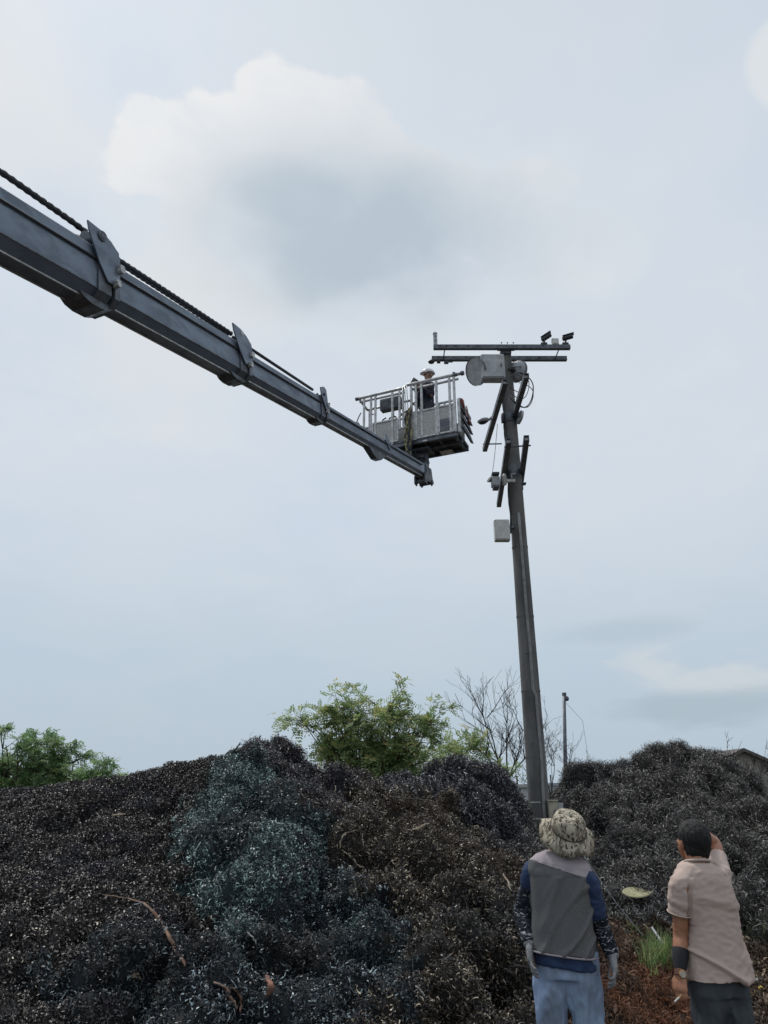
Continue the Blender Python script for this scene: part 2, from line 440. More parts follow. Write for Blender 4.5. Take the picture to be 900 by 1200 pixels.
# shreds: small tangled curls and flakes, thrown over the heaps by the thousand
def make_clump(kind, seed):
    rng = np.random.RandomState(seed); V = []; F = []; C = []
    if kind == 'curl': n, RR = 30, 0.075
    elif kind == 'wire': n, RR = 26, 0.09
    elif kind == 'flake': n, RR = 34, 0.075
    elif kind == 'big': n, RR = 16, 0.11
    else: n, RR = 16, 0.06
    for _ in range(n):
        c = rng.normal(size=3); c = c / np.linalg.norm(c) * RR * rng.uniform(0.2, 1.0) ** 0.6
        d = rng.normal(size=3); d /= np.linalg.norm(d); e = np.cross(d, rng.normal(size=3)); e /= np.linalg.norm(e); f = np.cross(d, e)
        col = rng.rand() ; b = len(V)
        if kind in ('curl', 'wire', 'big'):
            seg = 6 if kind == 'curl' else 5
            rad = rng.uniform(.009, .020) if kind == 'curl' else rng.uniform(.02, .05)
            turn = rng.uniform(2.5, 6.0) if kind == 'curl' else rng.uniform(1.0, 2.6)
            w = rng.uniform(.0035, .0065) if kind == 'curl' else rng.uniform(.002, .0045)
            if kind == 'big': seg = 8; rad = rng.uniform(.02, .055); turn = rng.uniform(1.2, 6.0); w = rng.uniform(.002, .0048)
            pitch = rng.uniform(.01, .035)
            for k in range(seg + 1):
                a = turn * k / seg; p = c + rad * (math.cos(a) * e + math.sin(a) * f) + d * pitch * a / turn
                wv = d * w * (1 - .5 * k / seg)
                V += [tuple(p - wv), tuple(p + wv)]
            for k in range(seg): F.append((b + 2 * k, b + 2 * k + 1, b + 2 * k + 3, b + 2 * k + 2)); C.append(col)
        else:
            Ls = rng.uniform(.012, .026) if kind == 'flake' else rng.uniform(.02, .05)
            ws = rng.uniform(.006, .011) if kind == 'flake' else rng.uniform(.007, .018)
            cv = rng.uniform(.2, .5) * ws
            V += [tuple(c - d * Ls), tuple(c - d * Ls * .3 + e * ws), tuple(c - d * Ls * .2 - e * ws), tuple(c + f * cv), tuple(c + d * Ls * .5 + e * ws * .7), tuple(c + d * Ls * .5 - e * ws * .8), tuple(c + d * Ls)]
            F += [(b, b + 1, b + 3), (b, b + 3, b + 2), (b + 1, b + 4, b + 3), (b + 3, b + 4, b + 6), (b + 3, b + 6, b + 5), (b + 2, b + 3, b + 5)]; C += [col] * 6
    me = bpy.data.meshes.new('shred_clump'); me.from_pydata(V, [], F)
    at = me.attributes.new('tone', 'FLOAT', 'FACE'); at.data.foreach_set('value', C)
    return bpy.data.objects.new('shred_clump', me)


CLUMPS = {}
for kind in ('curl', 'wire', 'flake', 'chip', 'big'):
    c = bpy.data.collections.new('shreds_' + kind)
    for s in range(9): c.objects.link(make_clump(kind, 40 + s))
    CLUMPS[kind] = c


def shred_mat(name, dark, mid, light, blotch, f_light=0.9, rough=0.42, blotch_lo=0.55, tones=None):
    "dark strips with a few pale ones; a patch colour drifts through the heap"
    m = bpy.data.materials.new(name); m.use_nodes = True; q = NG(m.node_tree); b = q.n['Principled BSDF']
    at = q.node('ShaderNodeAttribute'); at.attribute_name = 'tone'; at.attribute_type = 'GEOMETRY'
    oi = q.node('ShaderNodeObjectInfo')
    t = q.math('FRACT', q.math('ADD', at.outputs['Fac'], q.math('MULTIPLY', oi.outputs['Random'], 7.31)))
    geo = q.node('ShaderNodeNewGeometry'); pos = geo.outputs['Position']
    c = q.mix(q.sstep(t, 0.1, 0.8), dark, mid)
    c = q.mix(q.math('GREATER_THAN', t, f_light), c, light)  # pale strips: the glitter of the shreds put into their colour
    nb = q.noise(pos, 1.1, 5, 0.6, 0.4)
    c = q.mix(q.math('MULTIPLY', q.sstep(nb, blotch_lo - 0.05, blotch_lo + 0.08), 0.75), c, q.mix(t, tuple(v * .6 for v in blotch), blotch))
    if tones:
        nb2 = q.noise(pos, 0.8, 4, 0.6, 0.4)
        c = q.mix(q.math('MULTIPLY', q.sstep(nb2, 0.52, 0.62), 0.7), c, tones)
    q.link(c, b.inputs['Base Color']); b.inputs['Roughness'].default_value = rough
    b.inputs['Specular IOR Level'].default_value = 0.5
    return m


def shred_group(name, coll, dens, m, smin, smax, dens2=0, coll2=None):
    t = bpy.data.node_groups.new(name, 'GeometryNodeTree')
    t.interface.new_socket('Geometry', in_out='INPUT', socket_type='NodeSocketGeometry')
    t.interface.new_socket('Geometry', in_out='OUTPUT', socket_type='NodeSocketGeometry')
    N = t.nodes; Lk = t.links; gi = N.new('NodeGroupInput'); go = N.new('NodeGroupOutput'); jn = N.new('GeometryNodeJoinGeometry')
    Lk.new(gi.outputs[0], jn.inputs[0])
    for c_, dn, sd_ in ((coll, dens, 1), (coll2, dens2, 7)):
        if not c_ or not dn: continue
        dp = N.new('GeometryNodeDistributePointsOnFaces'); dp.inputs['Density'].default_value = dn; dp.inputs['Seed'].default_value = sd_
        Lk.new(gi.outputs[0], dp.inputs['Mesh'])
        ci = N.new('GeometryNodeCollectionInfo'); ci.inputs['Collection'].default_value = c_
        ci.inputs['Separate Children'].default_value = True; ci.inputs['Reset Children'].default_value = True
        ip = N.new('GeometryNodeInstanceOnPoints'); ip.inputs['Pick Instance'].default_value = True
        rr = N.new('FunctionNodeRandomValue'); rr.data_type = 'FLOAT_VECTOR'
        rr.inputs[0].default_value = (0, 0, 0); rr.inputs[1].default_value = (6.283, 6.283, 6.283)
        rs = N.new('FunctionNodeRandomValue'); rs.data_type = 'FLOAT'; rs.inputs[2].default_value = smin; rs.inputs[3].default_value = smax; rs.inputs['Seed'].default_value = 3
        sm = N.new('GeometryNodeSetMaterial'); sm.inputs['Material'].default_value = m
        Lk.new(dp.outputs['Points'], ip.inputs['Points']); Lk.new(ci.outputs[0], ip.inputs['Instance'])
        Lk.new(rr.outputs[0], ip.inputs['Rotation']); Lk.new(rs.outputs[1], ip.inputs['Scale'])
        Lk.new(ip.outputs[0], sm.inputs[0]); Lk.new(sm.outputs[0], jn.inputs[0])
    Lk.new(jn.outputs[0], go.inputs[0])
    return t


SPEC = {
 'left':  ('flake', 650, ((.014,.012,.012), (.045,.038,.036), (.55,.48,.40), (.030,.026,.042)), dict(f_light=.93, rough=.42), (.5, .75), 'wide low heap of black brown flakes with pale glints, bluish along its crest'),
 'teal':  ('curl', 250, ((.016,.028,.030), (.086,.134,.130), (.42,.55,.52), (.020,.024,.030)), dict(f_light=.80, blotch_lo=.54), (.7, 1.15), 'lumpy heap of dark shreds with a teal green tint'),
 'hollow': ('curl', 250, ((.008,.010,.013), (.032,.042,.050), (.42,.50,.52), (.035,.028,.024)), dict(f_light=.90, tones=(.03,.055,.06)), (.7, 1.1), 'blue black lower slope of shreds under the rusty strap and the torn rags'),
 'peak':  ('curl', 250, ((.014,.012,.015), (.050,.043,.052), (.42,.38,.38), (.06,.042,.032)), dict(f_light=.90), (.7, 1.1), 'highest dark purplish peak of shreds behind the teal heap'),
 'centre':('curl', 240, ((.015,.012,.010), (.074,.056,.041), (.50,.42,.30), (.085,.050,.030)), dict(f_light=.89, tones=(.016,.02,.024)), (.75, 1.2), 'big brown black heap of curled shreds sloping down to the man in the vest'),
 'clump': ('curl', 250, ((.015,.014,.018), (.055,.052,.062), (.42,.41,.43), (.03,.03,.04)), dict(f_light=.88), (.8, 1.3), 'round dark grey clump of curled shreds below the bare tree'),
 'gap':   ('curl', 240, ((.018,.016,.016), (.070,.063,.060), (.45,.42,.38), (.05,.045,.045)), dict(f_light=.88), (.8, 1.3), 'low grey heap of wiry shreds round the foot of the concrete pole'),
 'right': ('wire', 270, ((.020,.018,.018), (.088,.078,.068), (.50,.48,.45), (.045,.045,.055)), dict(f_light=.86), (.8, 1.25), 'grey black wiry heap rising behind the bucket hat'),
 'tall':  ('wire', 270, ((.019,.017,.016), (.085,.074,.063), (.50,.47,.43), (.045,.040,.036)), dict(f_light=.86), (.8, 1.25), 'tallest grey wiry heap rising behind the man in the beige shirt'),
 'slope': ('wire', 420, ((.022,.012,.007), (.12,.060,.030), (.34,.20,.11), (.24,.085,.032)), dict(f_light=.91, blotch_lo=.47, rough=.7), (.6, 1.0), 'small rusty brown matted mound beside the gloved hand'),
 'litter':('chip', 380, ((.030,.018,.011), (.11,.065,.037), (.40,.30,.20), (.05,.032,.02)), dict(f_light=.88, rough=.75), (.6, 1.1), 'low spread of brown leaf like chips at the feet of the heaps'),
}
NX, NY = len(gx), len(gy)
idx = np.arange(NX * NY).reshape(NY, NX)
ANG = np.abs(np.arctan2(GX, GY))
for k, key in enumerate(KEYS):
    kind, dens, cols, kw, (smin, smax), label = SPEC[key]
    o4 = own[:-1, :-1]
    keep = (o4 == k) & (HZ[:-1, :-1] > -0.04) & (ANG[:-1, :-1] < R(43))
    ii, jj = np.nonzero(keep)
    quads = np.stack([idx[ii, jj], idx[ii, jj + 1], idx[ii + 1, jj + 1], idx[ii + 1, jj]], 1)
    used, inv = np.unique(quads, return_inverse=True)
    co = np.stack([VX.ravel()[used], VY.ravel()[used], HZ.ravel()[used]], 1)
    cen = co.mean(0); cen[2] = 0; co = co - cen
    me = bpy.data.meshes.new('shreds'); me.from_pydata(co.tolist(), [], inv.reshape(-1, 4).tolist()); me.shade_smooth()
    sm_ = shred_mat(key + '_shreds', *cols, **kw)
    under = mat(key + '_core', tuple(v * .8 for v in cols[0]), tuple(v * .3 for v in cols[1]), 0.9, nscale=18, bump=1.0, bscale=60)  # darkened underlayer: shade in the gaps between shreds put into its colour
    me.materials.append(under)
    e = thing('scrap_heap', cen.tolist(), label, 'heap', 'heaps of shredded scrap')
    ob = bpy.data.objects.new('shreds', me); COL.objects.link(ob); ob.parent = e; ob['kind'] = 'stuff'
    md = ob.modifiers.new('scatter', 'NODES')
    md.node_group = shred_group(key + '_scatter', CLUMPS[kind], dens, sm_, smin, smax, {'left': 0, 'litter': 60, 'slope': 60}.get(key, 24), CLUMPS['chip'] if key == 'slope' else CLUMPS['big'])

from mathutils.bvhtree import BVHTree
_hv = np.stack([VX.ravel(), VY.ravel(), HZ.ravel()], 1); _q = np.stack([idx[:-1, :-1].ravel(), idx[:-1, 1:].ravel(), idx[1:, 1:].ravel(), idx[1:, :-1].ravel()], 1)
HEAP = BVHTree.FromPolygons(_hv.tolist(), _q.tolist())


def Wz(px, py, z):
    d = ray(px, py); return Vector((0, 0, CAMZ)) + d * ((z - CAMZ) / d.z)


def proj(p):
    p = Vector(p) - Vector((0, 0, CAMZ)); c, s = math.cos(PITCH), math.sin(PITCH)
    yy = p.z * c - p.y * s; zz = p.y * c + p.z * s
    return 450 + FPX * p.x / zz, 600 - FPX * yy / zz


# ------------------------------------------------------------ materials of the built things
M_conc = mat('concrete', (0.150, 0.142, 0.135), (0.090, 0.087, 0.084), 0.85, nscale=3, bump=0.5, bscale=45, stretch=(1, 1, .35))
M_steel = mat('painted_steel', (0.13, 0.142, 0.16), (0.085, 0.093, 0.108), 0.5, metal=0.25, nscale=9, bump=0.15, bscale=60)
M_galv = mat('galvanised', (0.62, 0.62, 0.61), (0.42, 0.42, 0.41), 0.5, metal=0.25, nscale=14, bump=0.2, bscale=80)
M_boom = mat('boom_paint', (0.18, 0.215, 0.265), (0.125, 0.15, 0.19), 0.38, metal=0.35, nscale=3.2, bump=0.12, bscale=25, stretch=(1, 1, 2.2))
M_boomd = mat('boom_collar', (0.13, 0.148, 0.175), (0.10, 0.098, 0.10), 0.5, metal=0.35, nscale=12, bump=0.25, bscale=50)
M_rope = mat('black_rope', (0.022, 0.024, 0.028), (0.04, 0.042, 0.048), 0.7, nscale=30)
M_black = mat('black_plastic', (0.018, 0.019, 0.022), (0.03, 0.03, 0.033), 0.45, nscale=10)
M_white = mat('white_plastic', (0.62, 0.61, 0.57), (0.5, 0.49, 0.45), 0.5, nscale=8)
M_grey = mat('grey_casing', (0.45, 0.46, 0.47), (0.34, 0.35, 0.36), 0.5, nscale=7)
M_panel = mat('perforated_sheet', (0.46, 0.45, 0.42), (0.20, 0.2, 0.195), 0.55, metal=0.35, nscale=75, lo=.40, hi=.7, bump=0.2, bscale=70, detail=2)
M_beige = mat('beige_box', (0.42, 0.38, 0.29), (0.30, 0.27, 0.2), 0.7, nscale=5, bump=.2)
M_rust = mat('rusty_plate', (0.13, 0.075, 0.06), (0.10, 0.08, 0.075), 0.75, nscale=9)

# ------------------------------------------------------------ concrete pole
PX, PY = 2.71, 13.4
PTOP = 10.93


def prad(z): return 0.186 - (z - 1.0) * 0.0063


pole = thing('utility_pole', (PX, PY, 0), 'tall grey concrete pole with a grey conduit up its side', 'pole')
mb = MB(); zs = [0.0, 1, 2, 3, 4, 5, 6, 7, 8, 9, 10, PTOP]
mb.tube([(PX, PY, z) for z in zs], [prad(z) for z in zs], 28)
mb.build('shaft', M_conc, pole, 40)


def on_pole(px, z, extra=0.0):
    "point on the camera side of the shaft, at sideways pixel px and height z"
    r = prad(z) + extra; zc = PY * math.cos(PITCH) + (z - CAMZ) * math.sin(PITCH)
    dx = max(-r * .97, min(r * .97, (px - 450) / FPX * zc - PX)); return Vector((PX + dx, PY - math.sqrt(max(0, r * r - dx * dx)), z))


mb = MB(); cp = [(637.5, .95), (634, 1.7), (632.2, 2.3), (627, 3.2), (625.8, 3.4), (622, 3.55), (619.5, 4.2), (615, 5.0), (610.5, 6.0), (606, 7.0)]
mb.tube([on_pole(a, b, 0.02) for a, b in cp], 0.028, 8); mb.build('conduit', mat('conduit_grey', (.25, .25, .245), (.18, .18, .178), .7, nscale=8), pole, True)
for z in (1.25, 2.35, 3.5, 4.9, 6.3):
    mb = MB(); mb.tube([(PX, PY, z), (PX, PY, z + .035)], prad(z) + .006, 28); mb.build('band', M_conc if z > 1.3 else M_steel, pole, 40)
for zz in (7.95, 9.25):
    mb = MB(); mb.tube([(PX, PY, zz - .13), (PX, PY, zz + .13)], prad(zz) + .012, 28)
    for s in (-1, 1): mb.box((PX + s * (prad(zz) + .03), PY, zz), (.05, .12, .2), bev=.008)
    mb.build('collar', M_steel, pole, 40)
for z in (1.62, 1.36):
    mb = MB()
    for k in range(-3, 4):
        a = k * 0.14 - 0.55; r = prad(z) + .004
        mb.box((PX + r * math.sin(a), PY - r * math.cos(a), z), (.017, .006, .022), Matrix.Rotation(a, 3, 'Z'))
    mb.build('marking', M_white, pole)
for k, z in enumerate((2.6, 3.4, 4.2, 5.6)):
    q = on_pole(621 - k * 3, z, 0.012); mb = MB(); mb.tube([q, q + Vector((0, -.06, 0))], .012, 6); mb.build('bolt', M_steel, pole)
# cables down the left flank of the pole
mb = MB(); rr_ = random.Random(5)
for k in range(3):
    z0, z1 = (10.6, 6.6); pp = []
    for i in range(26):
        z = z0 + (z1 - z0) * i / 25; r = prad(z) + .015 + .02 * k
        a = -1.35 + .2 * k; pp.append((PX + (r + .012 * math.sin(i * 1.3 + k)) * math.sin(a), PY - r * math.cos(a), z))
    mb.tube(pp, .011, 5)
mb.build('cable', M_black, pole)


def crossarm(name_label, a, b, w, h, lips=True):
    a, b = Vector(a), Vector(b); t = thing('crossarm', (a + b) / 2, name_label, 'crossarm', 'steel crossarms on the concrete pole')
    s, u, d = frame_of(b - a)
    mb = MB(); th = .012
    # hollow section made of four walls, ends open
    for sx in (-1, 1): mb.bar(a + s * sx * (w / 2 - th / 2), b + s * sx * (w / 2 - th / 2), th, h)
    for su in (-1, 1): mb.bar(a + u * su * (h / 2 - th / 2 - .001) , b + u * su * (h / 2 - th / 2 - .001), w - 2 * th, th)
    mb.build('beam', M_steel, t)
    for e, dd in ((a, 1), (b, -1)):
        mb = MB(); mb.bar(e + d * dd * .05, e + d * dd * .06, w - 2 * th - .002, h - 2 * th - .004); mb.build('end_plug', M_galv, t)
    return t, s, u, d


ZT = 10.9
armA, *_ = crossarm('upper level steel crossarm across the pole top carrying the two cameras', (1.09, PY - .22, ZT), (4.10, PY - .22, ZT), .085, .10)
armB, *_ = crossarm('lower looking crossarm just behind the one with the cameras', (1.08, PY + .22, ZT), (4.13, PY + .22, ZT), .085, .10)
for arm, yy in ((armA, PY - .22 - .0455), (armB, PY + .22 - .0455)):
    for x in (1.22, 1.38, 1.58, 1.86, 2.05, 3.5):
        mb = MB(); mb.box((x, yy, ZT + .01), (.05, .008, .022)); mb.build('slot', M_black, arm)
for x in (1.34, 3.86):
    mb = MB(); mb.tube([(x, PY - .2, ZT - .03), (x, PY + .2, ZT - .02)], .013, 6); mb.build('strut', M_steel, armA)
mb = MB(); mb.box((PX - .02, PY - .19, ZT - .02), (.38, .05, .09), bev=.008); mb.box((PX - .02, PY, ZT - .09), (.24, .36, .06), bev=.008)
for x in (-.13, 0, .13): mb.tube([(PX + x, PY - .30, ZT + .052), (PX + x, PY - .30, ZT + .075)], .016, 6)
mb.build('saddle', M_steel, armA)

crossarm('upper steel arm pointing at the viewer, on the basket side of the pole', Wz(592, 447, 9.25), Wz(568, 527, 9.25), .10, .11)
crossarm('upper steel arm pointing at the viewer, beside the hanging cable loops', Wz(617, 440, 9.25), Wz(598.5, 502, 9.25), .10, .11)
crossarm('lower steel arm pointing at the viewer, crossing the face of the pole', Wz(596, 516, 7.95), Wz(584.5, 592, 7.95), .10, .11)
crossarm('lower steel arm pointing at the viewer, on the open sky side of the pole', Wz(617, 513, 7.95), Wz(608.5, 580, 7.95), .10, .11)
for a, b, l in ((W(566, 520.5, 14.65), W(588, 520, 14.65), 'thin steel tie rod from the far end of the upper arm to the pole'),
                (W(591, 524, 12.1), W(622, 522, 12.1), 'thin steel tie rod joining the near ends of the two lower arms')):
    mb = MB(); mb.tube([a, b], .016, 6); o = mb.build('tie_rod', M_steel, None, origin=(a + b) / 2); tag(o, l, 'rod', 'tie rods on the pole')

# bullet cameras, white box, mast on the top crossarm
for px, py, ang, lab_ in ((641.5, 400.5, .5, 'black bullet camera nearer the middle of the top crossarm'), (666.5, 399.5, .15, 'black bullet camera at the outer end of the top crossarm')):
    c = W(px - 4, 404.5, PY - .22); c.z = ZT + .05
    t = thing('security_camera', c, lab_, 'camera', 'cameras on the top crossarm')
    mb = MB(); mb.box(c + Vector((0, 0, .03)), (.14, .09, .06), bev=.01); mb.build('base', M_black, t)
    mb = MB(); mb.tube([c + Vector((0, 0, .05)), c + Vector((.03, 0, .15))], .02, 8); mb.build('bracket', M_black, t)
    d = Vector((math.cos(ang), -.3, math.sin(ang))).normalized(); m0 = c + Vector((.05, 0, .20))
    mb = MB(); mb.tube([m0 - d * .10, m0 - d * .085, m0 + d * .12, m0 + d * .13], [.03, .052, .052, .045], 14); mb.build('body', M_black, t, 35)
    s_, u_, _ = frame_of(d); mb = MB(); mb.bar(m0 - d * .08 + u_ * .06, m0 + d * .17 + u_ * .06, .11, .012); mb.build('sunshield', M_steel, t)
    mb = MB(); mb.tube([m0 + d * .13, m0 + d * .137], .035, 12); mb.build('lens', M_grey, t)
c = W(650.5, 402, PY - .22); c.z = ZT + .05
t = thing('junction_box', c, 'small white box between the two cameras on the top crossarm', 'box')
mb = MB(); mb.box(c + Vector((0, 0, .085)), (.15, .09, .16), bev=.01); mb.build('casing', M_white, t)
mb = MB(); mb.box(c + Vector((0, -.048, .085)), (.125, .008, .135), bev=.002); mb.build('lid', M_white, t)
c = Vector((1.135, PY - .22, ZT + .05))
t = thing('antenna', c, 'short upright grey mast at the basket end of the top crossarm', 'antenna')
mb = MB(); mb.box(c + Vector((0, 0, .15)), (.085, .075, .30), bev=.006); mb.build('mast', M_grey, t)
mb = MB(); mb.box(c + Vector((0, 0, .305)), (.095, .085, .012)); mb.tube([c + Vector((0, 0, .31)), c + Vector((0, 0, .37))], [.014, .008], 6); mb.build('tip', M_black, t)
for z_ in (.10, .22): mb = MB(); mb.box(c + Vector((0, -.045, z_)), (.02, .012, .02)); mb.build('screw', M_black, t)
c = W(505.5, 424, PY + .2)
t = thing('floodlight', c, 'tiny black lamp on the basket end of the rear top crossarm', 'lamp')
mb = MB(); mb.ball(c, (.075, .06, .05)); mb.build('housing', M_black, t, True)
mb = MB(); mb.tube([c, Vector((1.1, PY + .2, ZT - .06))], .018, 6); mb.build('bracket', M_black, t); mb = MB(); mb.tube([W(512, 424, PY + .2), W(516, 424, PY + .2)], .04, 8); mb.build('driver', M_black, t)
c = W(523, 425, PY + .22); mb = MB(); mb.box(c + Vector((0, 0, .0)), (.10, .07, .05), bev=.01); mb.box(c + Vector((.05, 0, .03)), (.2, .05, .03), bev=.006)
tag(mb.build('cable_clamp', M_steel, None, True, origin=c), 'small dark clamp under the rear top crossarm', 'clamp')


def dish(c, n, r, lab_, m=None):
    c = Vector(c); n = Vector(n).normalized(); t = thing('dish_antenna', c, lab_, 'antenna', 'round dish antennas at the pole top')
    mb = MB(); k = 7
    pts_ = [c + n * (.22 * r * (i / k) ** 2 * 1.6 - .1 * r) for i in range(k + 1)]
    mb.tube(pts_ + [pts_[-1] + n * .015] + [p - n * .02 for p in reversed(pts_)], [max(.004, r * i / k) for i in range(k + 1)] + [r * .985] + [max(.003, r * .96 * i / k) for i in reversed(range(k + 1))], 28)
    mb.build('reflector', m or M_grey, t, 50)
    mb = MB(); mb.tube([pts_[-1] - n * .02, pts_[-1] + n * .03], [r * 1.03, r * 1.03], 28, cap=False); mb.build('rim', M_steel, t)
    mb = MB(); mb.tube([c - n * .1 * r, c - n * (.1 * r + .16)], [.05, .04], 10); mb.build('feed', M_steel, t, 40)
    s, u, _ = frame_of(n); mb = MB()
    for sg in (-1, 1): mb.tube([c - n * .02 + s * sg * r * .7, c - n * .22 + s * sg * .02], .012, 6)
    mb.build('brace', M_steel, t)
    return t


dish(W(561, 435, PY - .25), (-.80, -.42, -.42), .30, 'large grey dish antenna on the basket side of the pole top')
dish(W(604, 434, PY - .05), (.62, .55, .08), .25, 'small grey dish antenna on the open sky side of the pole top')
# equipment cabinet between the dishes
c = W(577, 432, PY - .38)
t = thing('equipment_box', c, 'grey equipment box fixed between the two dishes', 'box')
mb = MB(); mb.box(c, (.50, .24, .60), bev=.02); mb.build('casing', M_grey, t)
mb = MB(); mb.box(c + Vector((0, -.125, 0)), (.44, .012, .54), bev=.003); mb.build('door', M_grey, t)
mb = MB(); mb.box(c + Vector((.17, -.138, 0)), (.02, .02, .07), bev=.003); mb.build('handle', M_black, t)
c = W(588, 622, PY - .16)
t = thing('meter_box', c, 'pale grey box fixed halfway up the pole', 'box')
mb = MB(); mb.box(c, (.30, .16, .44), bev=.015); mb.build('casing', M_white, t)
mb = MB(); mb.box(c + Vector((0, -.085, 0)), (.25, .012, .39), bev=.003); mb.build('door', M_white, t)
mb = MB(); mb.box(c + Vector((.16, .06, .1)), (.2, .05, .05)); mb.build('bracket', M_steel, t)

# lamp on the left upper arm, round lamp on the right
a = W(576, 489, 13.6); b = W(567.5, 493, 13.5)
t = thing('street_lamp', a, 'oval grey lamp head on the upper steel arm, facing the basket', 'lamp')
mb = MB(); mb.ball(b + Vector((-.02, 0, 0)), (.135, .10, .06), 18, 10, Matrix.Rotation(R(-12), 3, 'Y')); mb.build('lamp_head', M_grey, t, True)
mb = MB(); mb.ball(b + Vector((-.03, 0, -.035)), (.10, .075, .045), 14, 8, Matrix.Rotation(R(-12), 3, 'Y')); mb.build('lens', M_black, t, True)
mb = MB(); mb.tube([b + Vector((.10, 0, .02)), a, a + Vector((.12, .1, .02))], .024, 8); mb.build('arm', M_steel, t)
c = W(609, 489, 13.2); n = Vector((.93, .2, -.2)).normalized()
t = thing('floodlight', c, 'round thin lamp seen edge on beside the upper steel arm', 'lamp')
mb = MB(); mb.tube([c - n * .03, c - n * .02, c + n * .03, c + n * .035], [.09, .15, .15, .13], 20); mb.build('housing', M_grey, t, 35)
mb = MB(); mb.tube([c + n * .036, c + n * .04], .12, 18); mb.build('lens', M_black, t)
mb = MB(); mb.tube([c - n * .03, W(602.5, 487, 13.3)], .02, 8); mb.build('bracket', M_steel, t)
# horn cluster and insulator bracket lower down
c = W(580.5, 565, 13.05)
t = thing('horn_speaker', c, 'boxy grey loudspeaker beside the lower steel arms', 'loudspeaker')
mb = MB(); mb.box(c, (.17, .16, .22), bev=.02); mb.build('casing', M_grey, t)
for o_z, w_z in ((.15, .15), (-.14, .12)): mb = MB(); mb.box(c + Vector((0, -.03, o_z)), (w_z, .19, .055), bev=.012); mb.build('bracket', M_steel, t)
mb = MB(); mb.tube([c + Vector((-.09, 0, .03)), c + Vector((-.13, -.02, .05))], [.04, .065], 12); mb.build('nozzle', M_black, t)
mb = MB(); mb.tube([c + Vector((.08, 0, .0)), W(590, 566, 13.2)], .025, 8); mb.build('arm', M_steel, t)
c = W(593, 562, 13.12)
t = thing('insulator', c, 'pale insulator and clamp on the front of the pole', 'insulator')
mb = MB(); mb.tube([c + Vector((-.03, 0, z)) for z in (-.12, -.08, -.07, -.03, -.02, .02, .03, .08, .13)], [.03, .05, .03, .055, .03, .055, .03, .045, .02], 12); mb.build('body', M_white, t, 40)
mb = MB(); mb.box(c + Vector((.10, .02, -.02)), (.17, .05, .07), bev=.01); mb.tube([c + Vector((.12, 0, .03)), c + Vector((.12, 0, .13)), c + Vector((.2, 0, .13))], .014, 6); mb.build('clamp', M_galv, t)
c = W(613, 567, 13.35); mb = MB(); mb.box(c, (.12, .1, .04), bev=.01); mb.box(c + Vector((-.03, 0, -.08)), (.05, .05, .12), bev=.008)
tag(mb.build('clamp', M_steel, None, origin=c), 'small dark clamp on the open sky side of the pole', 'clamp')

# loops of spare cable
lo = thing('cable_loops', W(610, 460, 13.0), 'black spare cable hanging in loops beside the upper steel arm', 'cable')
for cxp, cyp, rx, ry, ph, rd in ((611, 457, 14, 20, .3, .012), (608, 452, 12, 15, 1.1, .009), (613, 463, 12, 14, .7, .009), (606, 449, 10, 10, .2, .009)):
    pp = []
    for i in range(30):
        a = ph - 1.1 + i / 29 * 5.2; pp.append(W(cxp + rx * math.sin(a) , cyp - ry * math.cos(a) + 1.5 * math.sin(3 * a), 12.9 + .15 * math.sin(a + ph)))
    mb = MB(); mb.tube(pp, rd, 6); mb.build('loop', M_black, lo, True)
pp = [W(583, 497, 13.5), W(581, 520, 13.6), W(579, 540, 13.5), W(576.5, 558, 13.2)]
mb = MB(); mb.tube(pp, .006, 5); tag(mb.build('thin_wire', M_rope, None, origin=pp[0]), 'thin wire dropping from the upper arm to the loudspeaker', 'wire')
# guy wire and box at the foot
a, b = W(676, 985, 13.3), W(790, 1130, 7.0)
foot = W(782, 1120, 7.6); top_ = Vector((PX + .15, PY, 4.3))
mb = MB(); s_a = W(684, 1004, 8.6); mb.tube([W(660, 965, 12.2), W(690, 1012, 9.9), W(722, 1058, 8.9), W(752, 1095, 8.4)], .0045, 6)
tag(mb.build('stay_wire', M_steel, None, origin=s_a), 'thin slanting wire running down behind the man in the vest', 'wire')
mb = MB(); pa, pb = W(764, 1087, 8.2), W(778, 1108, 8.0); mb.tube([pa, pb], .012, 6)
tag(mb.build('metal_rod', M_galv, None, origin=pa), 'short pale rod lying on the grey heap near the grass', 'rod')
c = W(648, 962, 13.15)
t = thing('switch_box', c, 'beige box at the foot of the pole above the bucket hat', 'box')
mb = MB(); cc = W(648.5, 955, 13.15); cc.z -= .05; mb.box(cc, (.15, .14, .52), bev=.008); mb.build('casing', M_beige, t)
mb = MB(); mb.box(cc + Vector((0, 0, .275)), (.17, .17, .03), bev=.006); mb.build('lid', M_beige, t)
mb = MB(); mb.box(cc + Vector((.135, .05, .03)), (.09, .12, .42), bev=.006); mb.build('side_cover', M_grey, t)
mb = MB(); mb.box(cc + Vector((0.02, -.075, .10)), (.04, .012, .06), bev=.003); mb.build('latch', M_steel, t)
c = W(636.5, 981, 13.1); mb = MB(); mb.tube([c + Vector((0, 0, -.25)), c + Vector((0, 0, .12))], .05, 10)
tag(mb.build('foam_sleeve', mat('tan_foam', (.42, .26, .12), (.28, .17, .08), .8, nscale=12), None, True, origin=c), 'tan sleeve round the foot of the conduit', 'sleeve')

